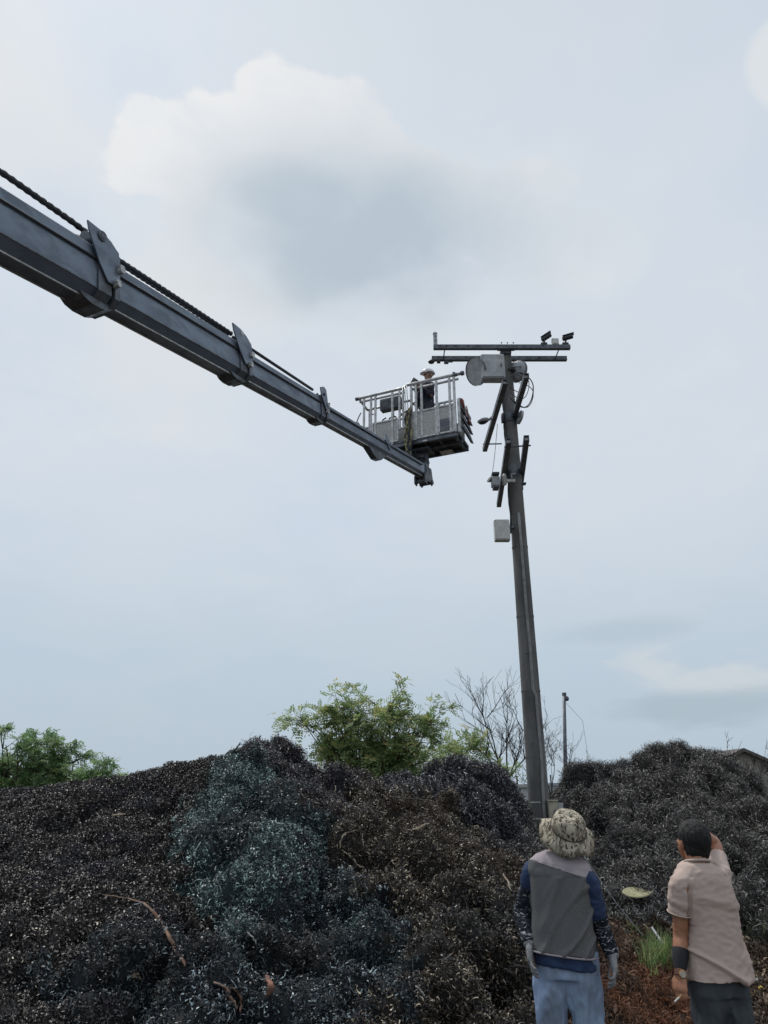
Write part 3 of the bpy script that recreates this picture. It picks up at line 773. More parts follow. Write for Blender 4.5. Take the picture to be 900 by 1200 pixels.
# ------------------------------------------------------------ crane boom
A0 = W(0, 268, 0); d0 = ray(0, 268); cz = lambda d: d.y * math.cos(PITCH) + d.z * math.sin(PITCH)
CP0 = Vector((0, 0, CAMZ))
NEAR = CP0 + d0 * (5.6 / cz(d0)); dT = ray(484, 546); TIP = CP0 + dT * (13.2 / cz(dT))
BU = (TIP - NEAR).normalized(); BV = Vector((BU.y, -BU.x, 0)).normalized(); BW = BV.cross(BU).normalized()
if BW.z < 0: BW = -BW
BL = (TIP - NEAR).length


def bt(px):
    lo_, hi_ = -8.0, BL + 3
    lo_ = -3.0
    for _ in range(50):
        m_ = (lo_ + hi_) / 2
        if proj(NEAR + BU * m_)[0] < px: lo_ = m_
        else: hi_ = m_
    return lo_


def BP(t, v=0.0, w=0.0): return NEAR + BU * t + BV * v + BW * w


boom = thing('crane_boom', BP(bt(60)), 'dark blue grey telescopic crane boom reaching from the upper corner', 'crane boom')
B0, H0 = .34, .50


def profile(s, grow=0.0):
    b, h, c = B0 * s / 2 + grow, H0 * s / 2 + grow, .085 * s
    return [(b, h - c * .35), (b - c * .35, h), (-b + c * .35, h), (-b, h - c * .35), (-b, -h + c), (-b + c, -h), (b - c, -h), (b, -h + c)]


SCL = [1.0, .835, .67, .515]
TC = [bt(110), bt(275), bt(371), bt(496)]
starts = [-9.0] + [t_ - 1.2 for t_ in TC[:3]]
for i in range(4):
    mb = MB(); mb.prism(profile(SCL[i]), BP(starts[i]), BV, BW, BU * (TC[i] - starts[i])); mb.build('boom_section', M_boom, boom)
    # weld seam along the flank; pale lower strips put a grazing reflection into colour
    s = SCL[i]; b, h = B0 * s / 2, H0 * s / 2
    mb = MB(); mb.bar(BP(starts[i] + 1.21, b + .002, -h + .085 * s + .004), BP(TC[i], b + .002, -h + .085 * s + .004), .006, .012, BW); mb.build('seam', M_boomd, boom)
    mb = MB(); mb.bar(BP(starts[i] + 1.21, b - .085 * s, -h - .004), BP(TC[i], b - .085 * s, -h - .004), .014, .012, BW)
    mb.bar(BP(starts[i] + 1.21, -b + .085 * s, -h - .004), BP(TC[i], -b + .085 * s, -h - .004), .014, .012, BW); mb.build('reflection_strip', M_galv, boom)
for i in range(3):
    s = SCL[i]; t0 = TC[i]; b, h = B0 * s / 2, H0 * s / 2
    mb = MB(); mb.prism(profile(s, .016), BP(t0 - .12 * s), BV, BW, BU * .15 * s); mb.prism(profile(s, .028), BP(t0 + .06 * s), BV, BW, BU * .06 * s); mb.build('collar', M_boomd, boom)
    # belly lug under the collar
    lug = [(-.42 * s, -h + .01), (-.34 * s, -h - .03 * s), (-.20 * s, -h - .055 * s), (.02 * s, -h - .055 * s), (.17 * s, -h - .02 * s), (.19 * s, -h + .02)]
    mb = MB(); mb.prism([(p[0] * .62, p[1]) for p in lug], BP(t0, -b * .72), BU, BW, BV * b * 1.44); mb.build('lug', M_boomd, boom)
    # bracket cheeks above the collar
    if i < 2:
        hh = .14 * (1.0 if i == 0 else .95); L_ = .27 if i == 0 else .26
        pr = [(-.03, -h * .3), (.10, -h * .25), (.11, h * .6), (.09, h * 1.1), (.06, h + hh * .3), (.0, h + hh * .65), (-L_ * .45, h + hh * 1.0), (-L_, h + hh * 1.12), (-L_ * .93, h + hh * .5), (-L_ * .8, h), (-L_ * .5, h * .3)]
    else:
        pr = [(.02, -h * .1), (.07, -h * .1), (.06, h), (.04, h + .12), (-.02, h + .15), (-.12, h + .11), (-.10, h)]
    for sg in (-1, 1):
        mb = MB(); mb.prism(pr, BP(t0, sg * (b + .032) - .008), BU, BW, BV * .016); mb.build('bracket_plate', M_boom, boom)
    # hose clamp and bolts at the collar
    for (tt, ww, rr2) in ((.10, h * .38, .032), (.06, -h * .28, .024)):
        mb = MB(); mb.tube([BP(t0 + tt * s, b + .02, ww), BP(t0 + tt * s, b + .075 * s + .01, ww)], rr2 * s ** .5, 10)
        mb.box(BP(t0 + tt * s, b + .05, ww + .035 * s), (.05 * s, .06 * s, .03 * s), Matrix((BU, BV, BW)).transposed(), .004)
        mb.build('clamp', M_galv, boom, 35)
# pulley with its bolt at the first bracket
s = 1.0; b, h = B0 / 2, H0 / 2
for i, tx, ww, rp in ((0, -.11, h + .085, .10), (2, -.03, H0 * SCL[2] / 2 + .03, .045)):
    bb = B0 * SCL[i] / 2; t0 = TC[i]
    mb = MB(); mb.tube([BP(t0 + tx, -.05, ww), BP(t0 + tx, -.03, ww), BP(t0 + tx, .03, ww), BP(t0 + tx, .05, ww)], [rp, rp * .8, rp * .8, rp], 22); mb.build('pulley', M_steel, boom, 35)
    mb = MB(); mb.tube([BP(t0 + tx, -bb - .06, ww), BP(t0 + tx, bb + .06, ww)], rp * .28, 12); mb.tube([BP(t0 + tx, bb + .04, ww), BP(t0 + tx, bb + .055, ww)], rp * .48, 18)
    mb.build('bolt', M_boomd, boom, 35)
# hole plug in the second bracket (a dark sleeve)
bb = B0 * SCL[1] / 2; mb = MB(); mb.tube([BP(TC[1] - .09, bb + .03, H0 * SCL[1] / 2 + .09), BP(TC[1] - .09, bb + .046, H0 * SCL[1] / 2 + .09)], .026, 14); mb.build('pin', M_galv, boom)


def braid(pts_, r, n=7, step=.035, parent=boom, name='hoist_rope', m=M_rope):
    P_ = [Vector(p) for p in pts_]; out = []; rad = []
    for a_, b_ in zip(P_[:-1], P_[1:]):
        k = max(2, int((b_ - a_).length / step))
        for i in range(k): out.append(a_.lerp(b_, i / k)); rad.append(r * (1.0 if len(rad) % 2 else .78))
    out.append(P_[-1]); rad.append(r)
    mb = MB(); mb.tube(out, rad, n); return mb.build(name, m, parent, True)


h1 = H0 / 2
braid([BP(-6, .02, h1 + .34), BP(bt(0), .02, h1 + .235), BP(TC[0] - .28, .02, h1 + .205), BP(TC[0] - .12, .02, h1 + .19)], .031)
braid([BP(-6, .08, h1 + .015), BP(TC[0] - .35, .08, h1 + .018)], .017)
hh2 = H0 * SCL[1] / 2
braid([BP(TC[0] - .02, -.02, h1 + .14), BP(TC[1] - .08, -.02, hh2 + .15)], .036)
braid([BP(TC[0] - .02, .05, h1 + .095), BP(TC[1] - .12, .05, hh2 + .105)], .030)
mb = MB(); mb.tube([BP(TC[1] - .02, .0, hh2 + .12), BP(TC[2] - .08, .0, H0 * SCL[2] / 2 + .12)], .020, 8); mb.build('tension_rod', M_rope, boom, True)
# hose along the flank
for i in range(4):
    s = SCL[i]; b, h = B0 * s / 2 + .014, H0 * s / 2
    mb = MB(); mb.tube([BP(-6 if i == 0 else TC[i - 1] + .05, b, h * .42), BP(TC[i] + (.0 if i < 3 else -.3), b, h * .42)], .011, 6); mb.build('hose', M_rope, boom, True)
# small ear at mid fourth section, tip head, belly plate
s = SCL[3]; b, h = B0 * s / 2, H0 * s / 2; te = bt(449)
mb = MB(); mb.prism([(-.10, h - .02), (-.06, h + .11), (0, h + .06), (.05, h - .01), (.09, -.02), (.05, -.03)], BP(te, b + .003), BU, BW, BV * .014); mb.build('ear_plate', M_boom, boom)
te = bt(437); mb = MB(); mb.prism([(-.30, -h), (-.02, -h - .15), (.16, -h - .14), (.42, -h)], BP(te, -b * .6), BU, BW, BV * b * 1.2); mb.build('belly_plate', M_boomd, boom)
mb = MB(); mb.prism(profile(s, .02), BP(TC[3] - .10), BV, BW, BU * .12); mb.build('tip_flange', M_boomd, boom)
mb = MB()
for sg in (-1, 1): mb.prism([(-.22, -h - .0), (-.24, -h - .14), (-.15, -h - .17), (-.10, -h - .09), (.06, -h - .09), (.12, -h - .15), (.19, -h - .10), (.16, h * .5), (.0, h * .6)], BP(TC[3], sg * b - .012 + sg * .015), BU, BW, BV * .024)
mb.tube([BP(TC[3] + .12, -b - .05, -h - .08), BP(TC[3] + .12, b + .05, -h - .08)], .04, 12); mb.tube([BP(TC[3] - .17, -b - .03, -h - .1), BP(TC[3] - .17, b + .03, -h - .1)], .035, 12)
mb.build('boom_head', M_steel, boom)

# ------------------------------------------------------------ work basket
FZ = CAMZ + 6.5
c1 = Vector((1.416, 12.14, FZ)); EX = Vector((-2.05, .90, 0)).normalized(); EY = Vector((.40, .91, 0)).normalized(); EY = (EY - EX * EY.dot(EX)).normalized(); EZ = Vector((0, 0, 1))
BM = Matrix((EX, EY, EZ)).transposed()
def K(x, y, z): return c1 + EX * x + EY * y + EZ * z
basket = thing('work_basket', K(1.05, .36, 0), 'galvanised steel work basket hanging at the tip of the boom', 'work basket')
WB, DB, HR = 2.1, .74, 1.27
mb = MB(); mb.box(K(.56, DB / 2, .02), (1.12, DB, .05), BM); mb.box(K(1.41, .19, .03), (.578, .38, .05), BM); mb.build('floor', M_steel, basket)
for k in range(5):
    mb = MB(); x = .08 + k * (WB - .16) / 6; dd_ = DB if x < 1.1 else .38; mb.box(K(x, dd_ / 2, -.035), (.05, dd_ - .02, .058), BM, .004); mb.build('floor_beam', M_steel, basket)
for y in (.03, .34, DB - .03):
    wb_ = 1.62 if y < .6 else 1.12
    mb = MB(); mb.box(K(wb_ / 2, y, -.045), (wb_, .06, .072), BM, .004); mb.build('floor_rail', M_steel, basket)
mb = MB(); mb.box(K(.42, .60, -.09), (.26, .20, .012), BM); mb.build('bottom_plate', M_galv, basket)


def post(x, y, z0, z1, w=.045):
    mb = MB(); mb.bar(K(x, y, z0), K(x, y, z1), w, w, EX, .004); mb.build('post', M_galv, basket)


for x in (.03, .125, .40, .72, .84, .94): post(x, 0, 0, HR - .02)
for x in (1.12, 1.20, 1.36, 1.74, 1.84, 2.00): post(x, 0, (.14 if x > 1.6 else 0) if x > 1.3 else .3, HR - .02, .04)
for x in (.10, .48, .60, 1.0): post(x, DB, 0, 1.18 if x > .2 else .75, .038)
for x in (1.5, 2.05): post(x, .38, .2, 1.16, .038)
post(-.01, .36, 0, .75); post(1.08, DB - .05, 0, 1.1, .038)
# top rails; near one is a pair of tubes with flared ends
mb = MB(); mb.tube([K(-.13, -.01, HR), K(1.02, -.01, HR + .02), K(1.10, -.01, HR - .03), K(2.13, -.01, HR - .035)], .032, 10); mb.build('top_rail', M_galv, basket, True)
mb = MB(); mb.tube([K(-.06, .02, HR - .09), K(.95, .02, HR - .085)], .026, 10); mb.tube([K(1.1, .02, HR - .12), K(2.11, .02, HR - .11)], .024, 10); mb.build('under_rail', M_galv, basket, True)
mb = MB(); mb.tube([K(.3, DB, 1.16), K(1.08, DB, 1.16), K(1.12, .38, 1.16), K(2.1, .38, 1.16)], .026, 8); mb.build('rear_rail', M_galv, basket, True)
mb = MB(); mb.tube([K(2.1, 0, 1.2), K(2.1, .38, 1.16)], .026, 8); mb.build('end_rail', M_galv, basket, True)
for x, w_ in ((-.16, .05), (-.02, .04), (2.16, .042)):
    mb = MB(); mb.tube([K(x - .03, -.01, HR - (.035 if x > 1 else 0)), K(x + .03, -.01, HR - (.035 if x > 1 else 0))], [w_ * .9, w_], 12); mb.build('end_cap', M_steel, basket, 40)
mb = MB(); mb.tube([K(.02, -.01, HR - .02), K(.02, -.01, HR + .06)], [.045, .03], 10); mb.build('knuckle', M_steel, basket, 40)
# kick panels: framed perforated sheet
def panel(x0, x1, z0, z1, y=.0, m=M_panel):
    mb = MB(); mb.box(K((x0 + x1) / 2, y, (z0 + z1) / 2), (x1 - x0 - .03, .012, z1 - z0 - .03), BM); o = mb.build('kick_panel', m, basket)
    mb = MB()
    for z in (z0, z1): mb.box(K((x0 + x1) / 2, y - .005, z), (x1 - x0, .035, .035), BM, .003)
    for x in (x0, x1): mb.box(K(x, y - .007, (z0 + z1) / 2), (.03, .03, z1 - z0 - .037), BM, .003)
    mb.build('panel_frame', M_galv, o)
panel(.06, .36, .03, .62); panel(.43, .96, .03, .62); panel(1.24, 1.80, .06, .56); panel(1.88, 2.08, .14, .50)
panel(.10, 1.08, .03, .58, DB); panel(1.14, 2.05, .2, .55, .38)
mb = MB(); mb.box(K(.93, -.02, .30), (.14, .02, .62), BM); mb.build('side_sheet', M_galv, basket)
mb = MB(); mb.box(K(.24, -.012, .20), (.26, .012, .26), BM); mb.build('mud_guard', M_steel, basket)
mb = MB(); mb.box(K(.66, -.02, -.07), (.09, .02, .03), BM); mb.build('tag_plate', M_white, basket)
# louvred outer end
for k, z in enumerate((.10, .30, .50)):
    mb = MB(); a, b_ = K(-.05, .04, z + .06), K(-.05, DB - .02, z)
    mb.prism([(0, -.02), (-.055, -.05), (-.06, -.035), (0, .17)], a, EX, EZ, (b_ - a)); mb.build('end_slat', M_steel, basket)
mb = MB(); mb.box(K(-.045, .02, .36), (.05, .05, .74), BM, .004); mb.build('end_post', M_galv, basket)
mb = MB(); mb.bar(K(-.05, .04, .74), K(-.05, DB, .64), .06, .05, EZ, .006); mb.build('end_top', M_steel, basket)
pr = []
o_ = thing('red_tarp', K(-.08, .3, .6), 'bundle of red cloth tucked in the outer end of the basket', 'tarp')
mb = MB(); rg = []
for i in range(12):
    f = i / 11; c_ = K(-.085 - .008 * math.sin(i * 2.1), .08 + .5 * f, .70 - .22 * f + .006 * math.sin(i * 1.7)); w_ = .042 + .006 * math.sin(i * 1.3)
    rg.append((c_, EX * w_ * .8, EZ * w_ * 1.6, 2))
mb.loft(rg, 14); mb.build('cloth', mat('red_cloth', (.40, .10, .07), (.22, .07, .06), .9, nscale=14, bump=.5), o_, True)
mb = MB()
for q in range(2): mb.tube([K(-.12, .10 + q * .2, .70), K(-.13, .25 + q * .2, .42)], .012, 5)
mb.build('cord', M_galv, o_)
# control box and hoses at the back
t = thing('control_box', K(1.6, .28, 1.0), 'grey metal box fixed inside the basket behind the rails', 'box')
mb = MB(); mb.box(K(1.50, .27, 1.10), (.46, .16, .27), BM, .012); mb.build('casing', M_steel, t)
mb = MB(); mb.box(K(1.60, .185, 1.10), (.16, .012, .19), BM, .003); mb.build('door', M_steel, t)
hz = thing('air_hose', K(1.5, .4, .8), 'black hose looped over the inside of the basket', 'hose')
mb = MB(); pp = [K(1.65 + .12 * math.sin(a) - .3 * (i / 30), .35, .78 + .07 * math.cos(a)) for i, a in enumerate([j * .42 for j in range(31)])]
mb.tube(pp + [K(1.15, .3, .88), K(.95, .2, .98)], .016, 6); mb.build('coil', M_black, hz, True)
mb = MB(); mb.tube([K(1.95, .1, 1.0), K(1.88, .12, .95), K(1.93, .15, .9), K(1.84, .12, .86)], .014, 5); mb.tube([K(1.9, .1, .92), K(1.8, .1, 1.03)], .010, 5); mb.build('hook', M_black, hz, True)
# yellow-black ropes and pale straps hanging from the rail
M_yel = mat('yellow_rope', (.33, .29, .14), (.03, .03, .028), .8, nscale=20, lo=.50, hi=.56)
rp = thing('hanging_rope', K(1.0, -.06, .5), 'bunch of yellow and black rope hanging down the middle of the basket', 'rope')
rr_ = random.Random(11)
for k in range(9):
    x0 = .98 + rr_.uniform(-.05, .09); zt = .62 + rr_.uniform(-.08, .1); zb = -.38 + rr_.uniform(-.05, .22)
    braid([K(x0 + .03 * math.sin(i * .9 + k), -.07 - .02 * math.cos(i * 1.1 + k) - .02 * (k % 3), zt + (zb - zt) * i / 9) for i in range(10)], .020, 6, .04, rp, 'strand', M_yel if k % 2 else M_rope)
for k in range(3):
    x0 = 1.02 + .045 * k; mb = MB(); mb.tube([K(x0, -.05, HR - .02), K(x0 - .02, -.06, .9), K(x0 - .03, -.06, .55)], .018, 6, flat=.5); mb.build('strap', M_galv, rp, True)
# swivel mount between boom head and basket
mt = thing('swivel_mount', K(1.0, .3, -.3), 'dark swivel bracket joining the boom head to the basket floor', 'bracket')
q0 = W(493, 540, 12.95); q1 = K(.92, .34, -.09)
mb = MB(); mb.tube([W(496, 548, 13.0), W(494, 530, 12.9), K(.86, .30, -.08)], [.12, .15, .16], 14); mb.build('column', M_steel, mt, 40)
mb = MB(); mb.box(K(.95, .32, -.12), (.62, .34, .05), BM, .01); mb.box(K(1.12, .2, -.22), (.25, .2, .2), BM, .02); mb.build('base_plate', M_steel, mt)
mb = MB(); mb.tube([W(484, 546, 12.9), W(502, 540, 12.9)], .07, 12); mb.tube([W(499, 527, 12.8), W(500, 545, 12.8)], .05, 12); mb.build('pivot', M_steel, mt, 40)
mb = MB(); mb.tube([W(470, 532, 12.7), W(478, 524, 12.7), W(486, 528, 12.7), W(490, 542, 12.7)], .025, 8); mb.tube([W(474, 528, 12.75), W(482, 534, 12.7), W(488, 533, 12.7)], .02, 8); mb.build('hose', M_rope, mt, True)
bg_ = W(421, 499, 12.6)
t = thing('tool_bag', bg_, 'small grey bag hooked outside the boom end of the basket', 'bag')
mb = MB(); mb.ball(K(2.20, .05, .60), (.09, .1, .12), 14, 9); mb.ball(K(2.13, .02, .50), (.09, .1, .1), 12, 8); mb.build('bag', mat('grey_canvas', (.16, .15, .14), (.10, .09, .085), .9, nscale=9, bump=.4), t, True)
mb = MB(); mb.tube([K(2.20, .05, .70), K(2.12, .0, .8), K(2.08, .02, .9)], .012, 6); mb.build('strap', M_black, t)


# ------------------------------------------------------------ trees
M_bark = mat('bark', (.10, .078, .055), (.055, .043, .033), .9, nscale=14, bump=.6)
M_barkd = mat('bare_bark', (.055, .045, .04), (.035, .03, .028), .9, nscale=14, bump=.4)


def leaf_mat(name, a, b, c):
    m = bpy.data.materials.new(name); m.use_nodes = True; q = NG(m.node_tree); bs = q.n['Principled BSDF']
    at = q.node('ShaderNodeAttribute'); at.attribute_name = 'tone'
    col = q.mix(q.sstep(at.outputs['Fac'], .1, .85), a, b); col = q.mix(q.math('GREATER_THAN', at.outputs['Fac'], .93), col, c)
    q.link(col, bs.inputs['Base Color']); bs.inputs['Roughness'].default_value = .55
    tr = q.node('ShaderNodeBsdfTranslucent'); q.link(col, tr.inputs[0]); ms = q.node('ShaderNodeMixShader'); ms.inputs[0].default_value = .5
    out = q.n['Material Output']; q.link(bs.outputs[0], ms.inputs[1]); q.link(tr.outputs[0], ms.inputs[2]); q.link(ms.outputs[0], out.inputs[0])
    return m


M_leaf = leaf_mat('locust_leaf', (.21, .30, .13), (.42, .50, .22), (.66, .52, .20))
M_leaf2 = leaf_mat('deep_leaf', (.13, .22, .10), (.26, .38, .16), (.33, .40, .16))


def tree(name, label, cat, base, crown_c, crown_r, nboughs, nleaf, m_leaf, seed, leaflet=.055, group=None, trunk_r=.07, stems=1, bare=False, lobes=None):
    rng = random.Random(seed); base = Vector(base); t = thing(name, base, label, cat, group)
    tr = MB(); br = MB(); tips = []; C = Vector(crown_c)
    st_ = []
    for s_i in range(stems):
        fork = base.lerp(C - Vector((0, 0, crown_r[2] * .75)), .9) + Vector((rng.uniform(-.3, .3), rng.uniform(-.3, .3), 0)) * (1 if stems > 1 else .3)
        b0 = base + Vector((rng.uniform(-.25, .25), rng.uniform(-.2, .2), 0)) * (stems > 1)
        tr.tube([b0, b0.lerp(fork, .5) + Vector((rng.uniform(-.05, .05), rng.uniform(-.05, .05), 0)), fork], [trunk_r, trunk_r * .8, trunk_r * .6], 8); st_.append(fork)

    def grow(p, target, r, depth):
        L = (target - p).length; k = 5; pp = [p]; mid = (p + target) / 2 + Vector((0, 0, -L * .08)) + Vector([rng.gauss(0, L * .08) for _ in range(3)])
        for i in range(1, k + 1):
            f = i / k; pp.append(p * (1 - f) ** 2 + mid * 2 * f * (1 - f) + target * f * f)
        br.tube(pp, [max(.004, r * (1 - .75 * i / k)) for i in range(k + 1)], 5 if depth < 2 else 4)
        if depth >= 2: tips.extend([(pp[j], (pp[j] - pp[j - 1]).normalized()) for j in range(2, k + 1)]); return
        for j in range(rng.randint(3, 5) if depth == 0 else rng.randint(2, 4)):
            q_ = pp[rng.randint(2, k)]; dd = (target - p).normalized() * .5 + Vector([rng.gauss(0, .6), rng.gauss(0, .6), rng.gauss(.12, .5)])
            grow(q_, q_ + dd.normalized() * min(L * rng.uniform(.30, .5), .55), r * .45, depth + 1)
    for i in range(nboughs):
        if lobes: lc, lr = lobes[i % len(lobes)]; c_ = Vector(lc); rr3 = lr
        else: c_ = C; rr3 = crown_r
        v_ = Vector([rng.gauss(0, 1) for _ in range(3)]).normalized() * rng.uniform(.55, .95)
        tg = c_ + Vector((v_.x * rr3[0], v_.y * rr3[1], v_.z * rr3[2])) * .72 - Vector((0, 0, .1))
        f_ = st_[i % len(st_)]; grow(f_ + Vector((0, 0, -rng.uniform(0, .3))), tg, trunk_r * .5, 0)
    tr.build('trunk', M_barkd if bare else M_bark, t, True); br.build('branches', M_barkd if bare else M_bark, t, True)
    if bare: return t
    V = []; F = []; T = []
    for i in range(nleaf):
        p, d = tips[rng.randrange(len(tips))]
        p = p + Vector([rng.gauss(0, .06) for _ in range(3)])
        d = (d * .7 + Vector([rng.gauss(0, .6), rng.gauss(0, .6), rng.gauss(-.05, .5)])).normalized(); s_, u_, _ = frame_of(d)
        roll = rng.uniform(-.8, .8); s2 = s_ * math.cos(roll) + u_ * math.sin(roll); n2 = s2.cross(d)
        tone = rng.random() ** 1.3; L = rng.uniform(.16, .30)
        for j in range(6):
            f = j / 5; c_ = p + d * L * f + Vector((0, 0, -.12 * L * f * f * 3))
            for sg in ((-1, 1) if j < 5 else (0,)):
                e = (s2 * sg + d * (.35 if sg else 1) - n2 * rng.uniform(-.2, .5)).normalized() * leaflet * rng.uniform(.75, 1.15)
                w_ = e.cross(n2).normalized() * leaflet * .24
                b_ = len(V); V += [tuple(c_), tuple(c_ + e * .5 + w_), tuple(c_ + e), tuple(c_ + e * .5 - w_)]; F.append((b_, b_ + 1, b_ + 2, b_ + 3)); T.append(min(1, max(0, tone + rng.gauss(0, .08))))
    me = bpy.data.meshes.new('crown'); me.from_pydata(V, [], F); at = me.attributes.new('tone', 'FLOAT', 'FACE'); at.data.foreach_set('value', T); me.materials.append(m_leaf)
    ob = bpy.data.objects.new('crown', me); COL.objects.link(ob); ob.parent = t; ob.matrix_basis = world_of(t).inverted(); return t


D1 = 19.0
lob = lambda px, py, rx, ry, y=D1: (W(px, py, y), (rx * y / 831, .8 * rx * y / 831, ry * y / 831))
tree('locust_tree', 'loose light green locust tree rising behind the middle of the heaps', 'tree', (W(430, 930, D1).x, D1, 0), W(432, 868, D1), (1.6, 1.3, 1.3), 52, 3300, M_leaf, 3, .085, None, .06, 3,
     lobes=[lob(432, 832, 50, 28), lob(405, 828, 24, 14), lob(490, 838, 22, 14), lob(455, 826, 24, 14), lob(385, 850, 34, 28), lob(480, 845, 30, 26), lob(440, 870, 60, 34), lob(500, 880, 32, 26), lob(410, 885, 50, 26), lob(362, 842, 18, 16), lob(505, 850, 26, 20), lob(470, 870, 45, 30)])
tree('locust_sapling', 'pale green young tree leaning out behind the dark clump, under the bare tree', 'tree', (W(548, 930, 17.5).x, 17.5, 0), W(548, 885, 17.5), (.6, .5, .6), 12, 600, M_leaf, 14, .08, None, .03, 2,
     lobes=[lob(545, 870, 20, 14, 17.5), lob(565, 885, 14, 14, 17.5), lob(530, 882, 14, 14, 17.5), lob(580, 905, 12, 8, 17.5)])
tree('broadleaf_tree', 'dense green tree behind the low black heap at the edge of the view', 'tree', (W(20, 930, 22).x, 22, 0), W(10, 895, 22), (2.4, 1.6, 1.4), 40, 3600, M_leaf2, 8, .085, None, .09, 2,
     lobes=[lob(20, 880, 42, 26, 22), lob(-40, 885, 60, 34, 22), lob(60, 895, 34, 22, 22), lob(30, 905, 50, 20, 22), lob(78, 888, 18, 10, 22)])
tree('broadleaf_tree', 'small separate green tree top showing over the black heap crest', 'tree', (W(115, 930, 20).x, 20, 0), W(112, 905, 20), (.8, .7, .5), 14, 650, M_leaf2, 9, .08, None, .04, 1,
     lobes=[lob(118, 900, 12, 12, 20), lob(135, 903, 22, 7, 20), lob(98, 908, 22, 9, 20), lob(112, 912, 30, 8, 20)])


def bare_tree(label, base, H, spread, seed, r0, lean=(0, 0), split=.35, fan=1.0):
    rng = random.Random(seed); t = thing('bare_tree', base, label, 'tree', 'leafless trees'); base = Vector(base); tr = MB(); br = MB()
    p0 = base + Vector((lean[0], lean[1], H * split)); tr.tube([base, base.lerp(p0, .5) + Vector((.02, 0, 0)), p0], [r0, r0 * .85, r0 * .7], 8); tr.build('trunk', M_barkd, t, True)

    def g_(p, d, L, r, dep):
        k = 6; pp = [p]; dd = d.copy()
        for i in range(k):
            dd = (dd + Vector([rng.gauss(0, .10), rng.gauss(0, .10), rng.gauss(.05, .05)])).normalized(); pp.append(pp[-1] + dd * L / k)
        br.tube(pp, [max(.0035, r * (1 - .8 * i / k)) for i in range(k + 1)], 5 if dep < 2 else 3)
        if dep >= 3: return
        for j in range((5, 5, 3)[dep]):
            q_ = pp[rng.randint(1 + (dep == 0), k)]; side = Vector([rng.gauss(0, .7), rng.gauss(0, .7), rng.gauss(.1, .3)]); g_(q_, (dd + side * .9).normalized(), L * rng.uniform(.4, .65), r * .5, dep + 1)
    for i in range(6):
        a = (i / 5 - .5) * 1.9 * fan + rng.gauss(0, .12); g_(p0 - Vector((0, 0, rng.uniform(0, .25))), Vector((math.sin(a) * spread, rng.gauss(0, .35), math.cos(a))).normalized(), (H - H * split) * rng.uniform(.62, .9), r0 * .5, 0)
    br.build('branches', M_barkd, t, True); return t


def hgt(px, py, y): return W(px, py, y)
bare_tree('leafless tree with fanned thin branches beside the concrete pole', (W(595, 930, 18.5).x, 18.5, 0), 4.1, .62, 21, .055, split=.52)
bare_tree('low leafless branches showing between the pole and the thin mast', (W(646, 930, 20).x, 20, 0), 3.5, 1.0, 5, .035, split=.52, fan=1.1)
bare_tree('leafless shrub in front of the pale gabled house', (W(902, 960, 16).x, 16, 0), 2.75, .8, 31, .03, split=.5)

# ------------------------------------------------------------ far things
th = W(661, 812, 26); tb = W(659, 915, 26)
t = thing('thin_mast', (tb.x, 26, 0), 'thin dark mast standing far off beyond the pole', 'mast')
mb = MB(); mb.tube([(tb.x - .05, 26, 0), (th.x, 26, th.z)], [.085, .055], 10); mb.build('shaft', M_steel, t, True)
mb = MB(); mb.ball((th.x + .07, 26, th.z - .2), (.09, .09, .09)); mb.box((th.x, 26, th.z - .05), (.13, .12, .12), bev=.01); mb.build('fitting', M_steel, t)
mb = MB(); mb.tube([(th.x, 26, th.z - .3), (th.x + .7, 26.5, 4.2), (th.x + 1.0, 27, 1.2)], .008, 4); mb.build('stay', M_galv, t)
M_wall = mat('pale_wall', (.44, .45, .45), (.37, .38, .38), .85, nscale=2, bump=.2)
def hut(label, x0, x1, y, ztop, depth, wall_m, roof_m, gable=None):
    c = Vector(((x0 + x1) / 2, y + depth / 2, 0)); t = thing('shed', c, label, 'building', None)
    mb = MB(); mb.box(c + Vector((0, 0, ztop / 2)), (x1 - x0, depth, ztop)); mb.build('wall', wall_m, t)
    mb = MB(); mb.box(c + Vector((0, 0, ztop + .08)), (x1 - x0 + .3, depth + .3, .16)); mb.build('roof', roof_m, t)
    for k in range(3):
        mb = MB(); xx = x0 + (x1 - x0) * (k + .5) / 3; mb.box((xx, y - .02, ztop * .55), ((x1 - x0) / 6, .06, ztop * .3)); mb.build('window', M_black, t)
    return t
a, b_ = W(603, 919, 40), W(621, 919, 40); hut('flat pale grey shed far off between the bare tree and the pole', a.x, b_.x, 40, a.z - .16, 4, M_wall, M_wall)
a, b_ = W(645, 917.5, 48), W(662, 917.5, 48); hut('far pale building with flat roof between the pole and the thin mast', a.x, b_.x, 48, a.z - .16, 5, M_wall, mat('blue_roof', (.33, .38, .42), (.28, .32, .36), .6))
for px, pt, y in ((605.5, 909, 38), (645, 908, 44), (672.5, 896, 30)):
    p = W(px, pt, y); q = MB(); q.tube([(p.x, y, 0), (p.x, y, p.z)], .045, 8)
    tag(q.build('fence_post', M_barkd, None, True, origin=(p.x, y, 0)), {605.5: 'short dark post above the flat grey shed', 645: 'short dark post beside the far pale building', 672.5: 'short dark post beyond the heap next to the thin mast'}[px], 'post', 'far posts')
# beige stump by the bare tree
p = W(592, 925, 16.5); t = thing('stone_block', (p.x, 16.5, 0), 'weathered beige block standing at the foot of the bare tree', 'block')
mb = MB(); mb.loft([((p.x, 16.5, z), (w_, 0, 0), (0, w_ * .7, 0), 4) for z, w_ in ((0, .17), (1.0, .155), (1.6, .15), (1.85, .12), (1.92, .05))], 14)
mb.build('block', mat('weathered_stone', (.38, .30, .19), (.26, .20, .13), .9, nscale=7, bump=.5), t, 50)
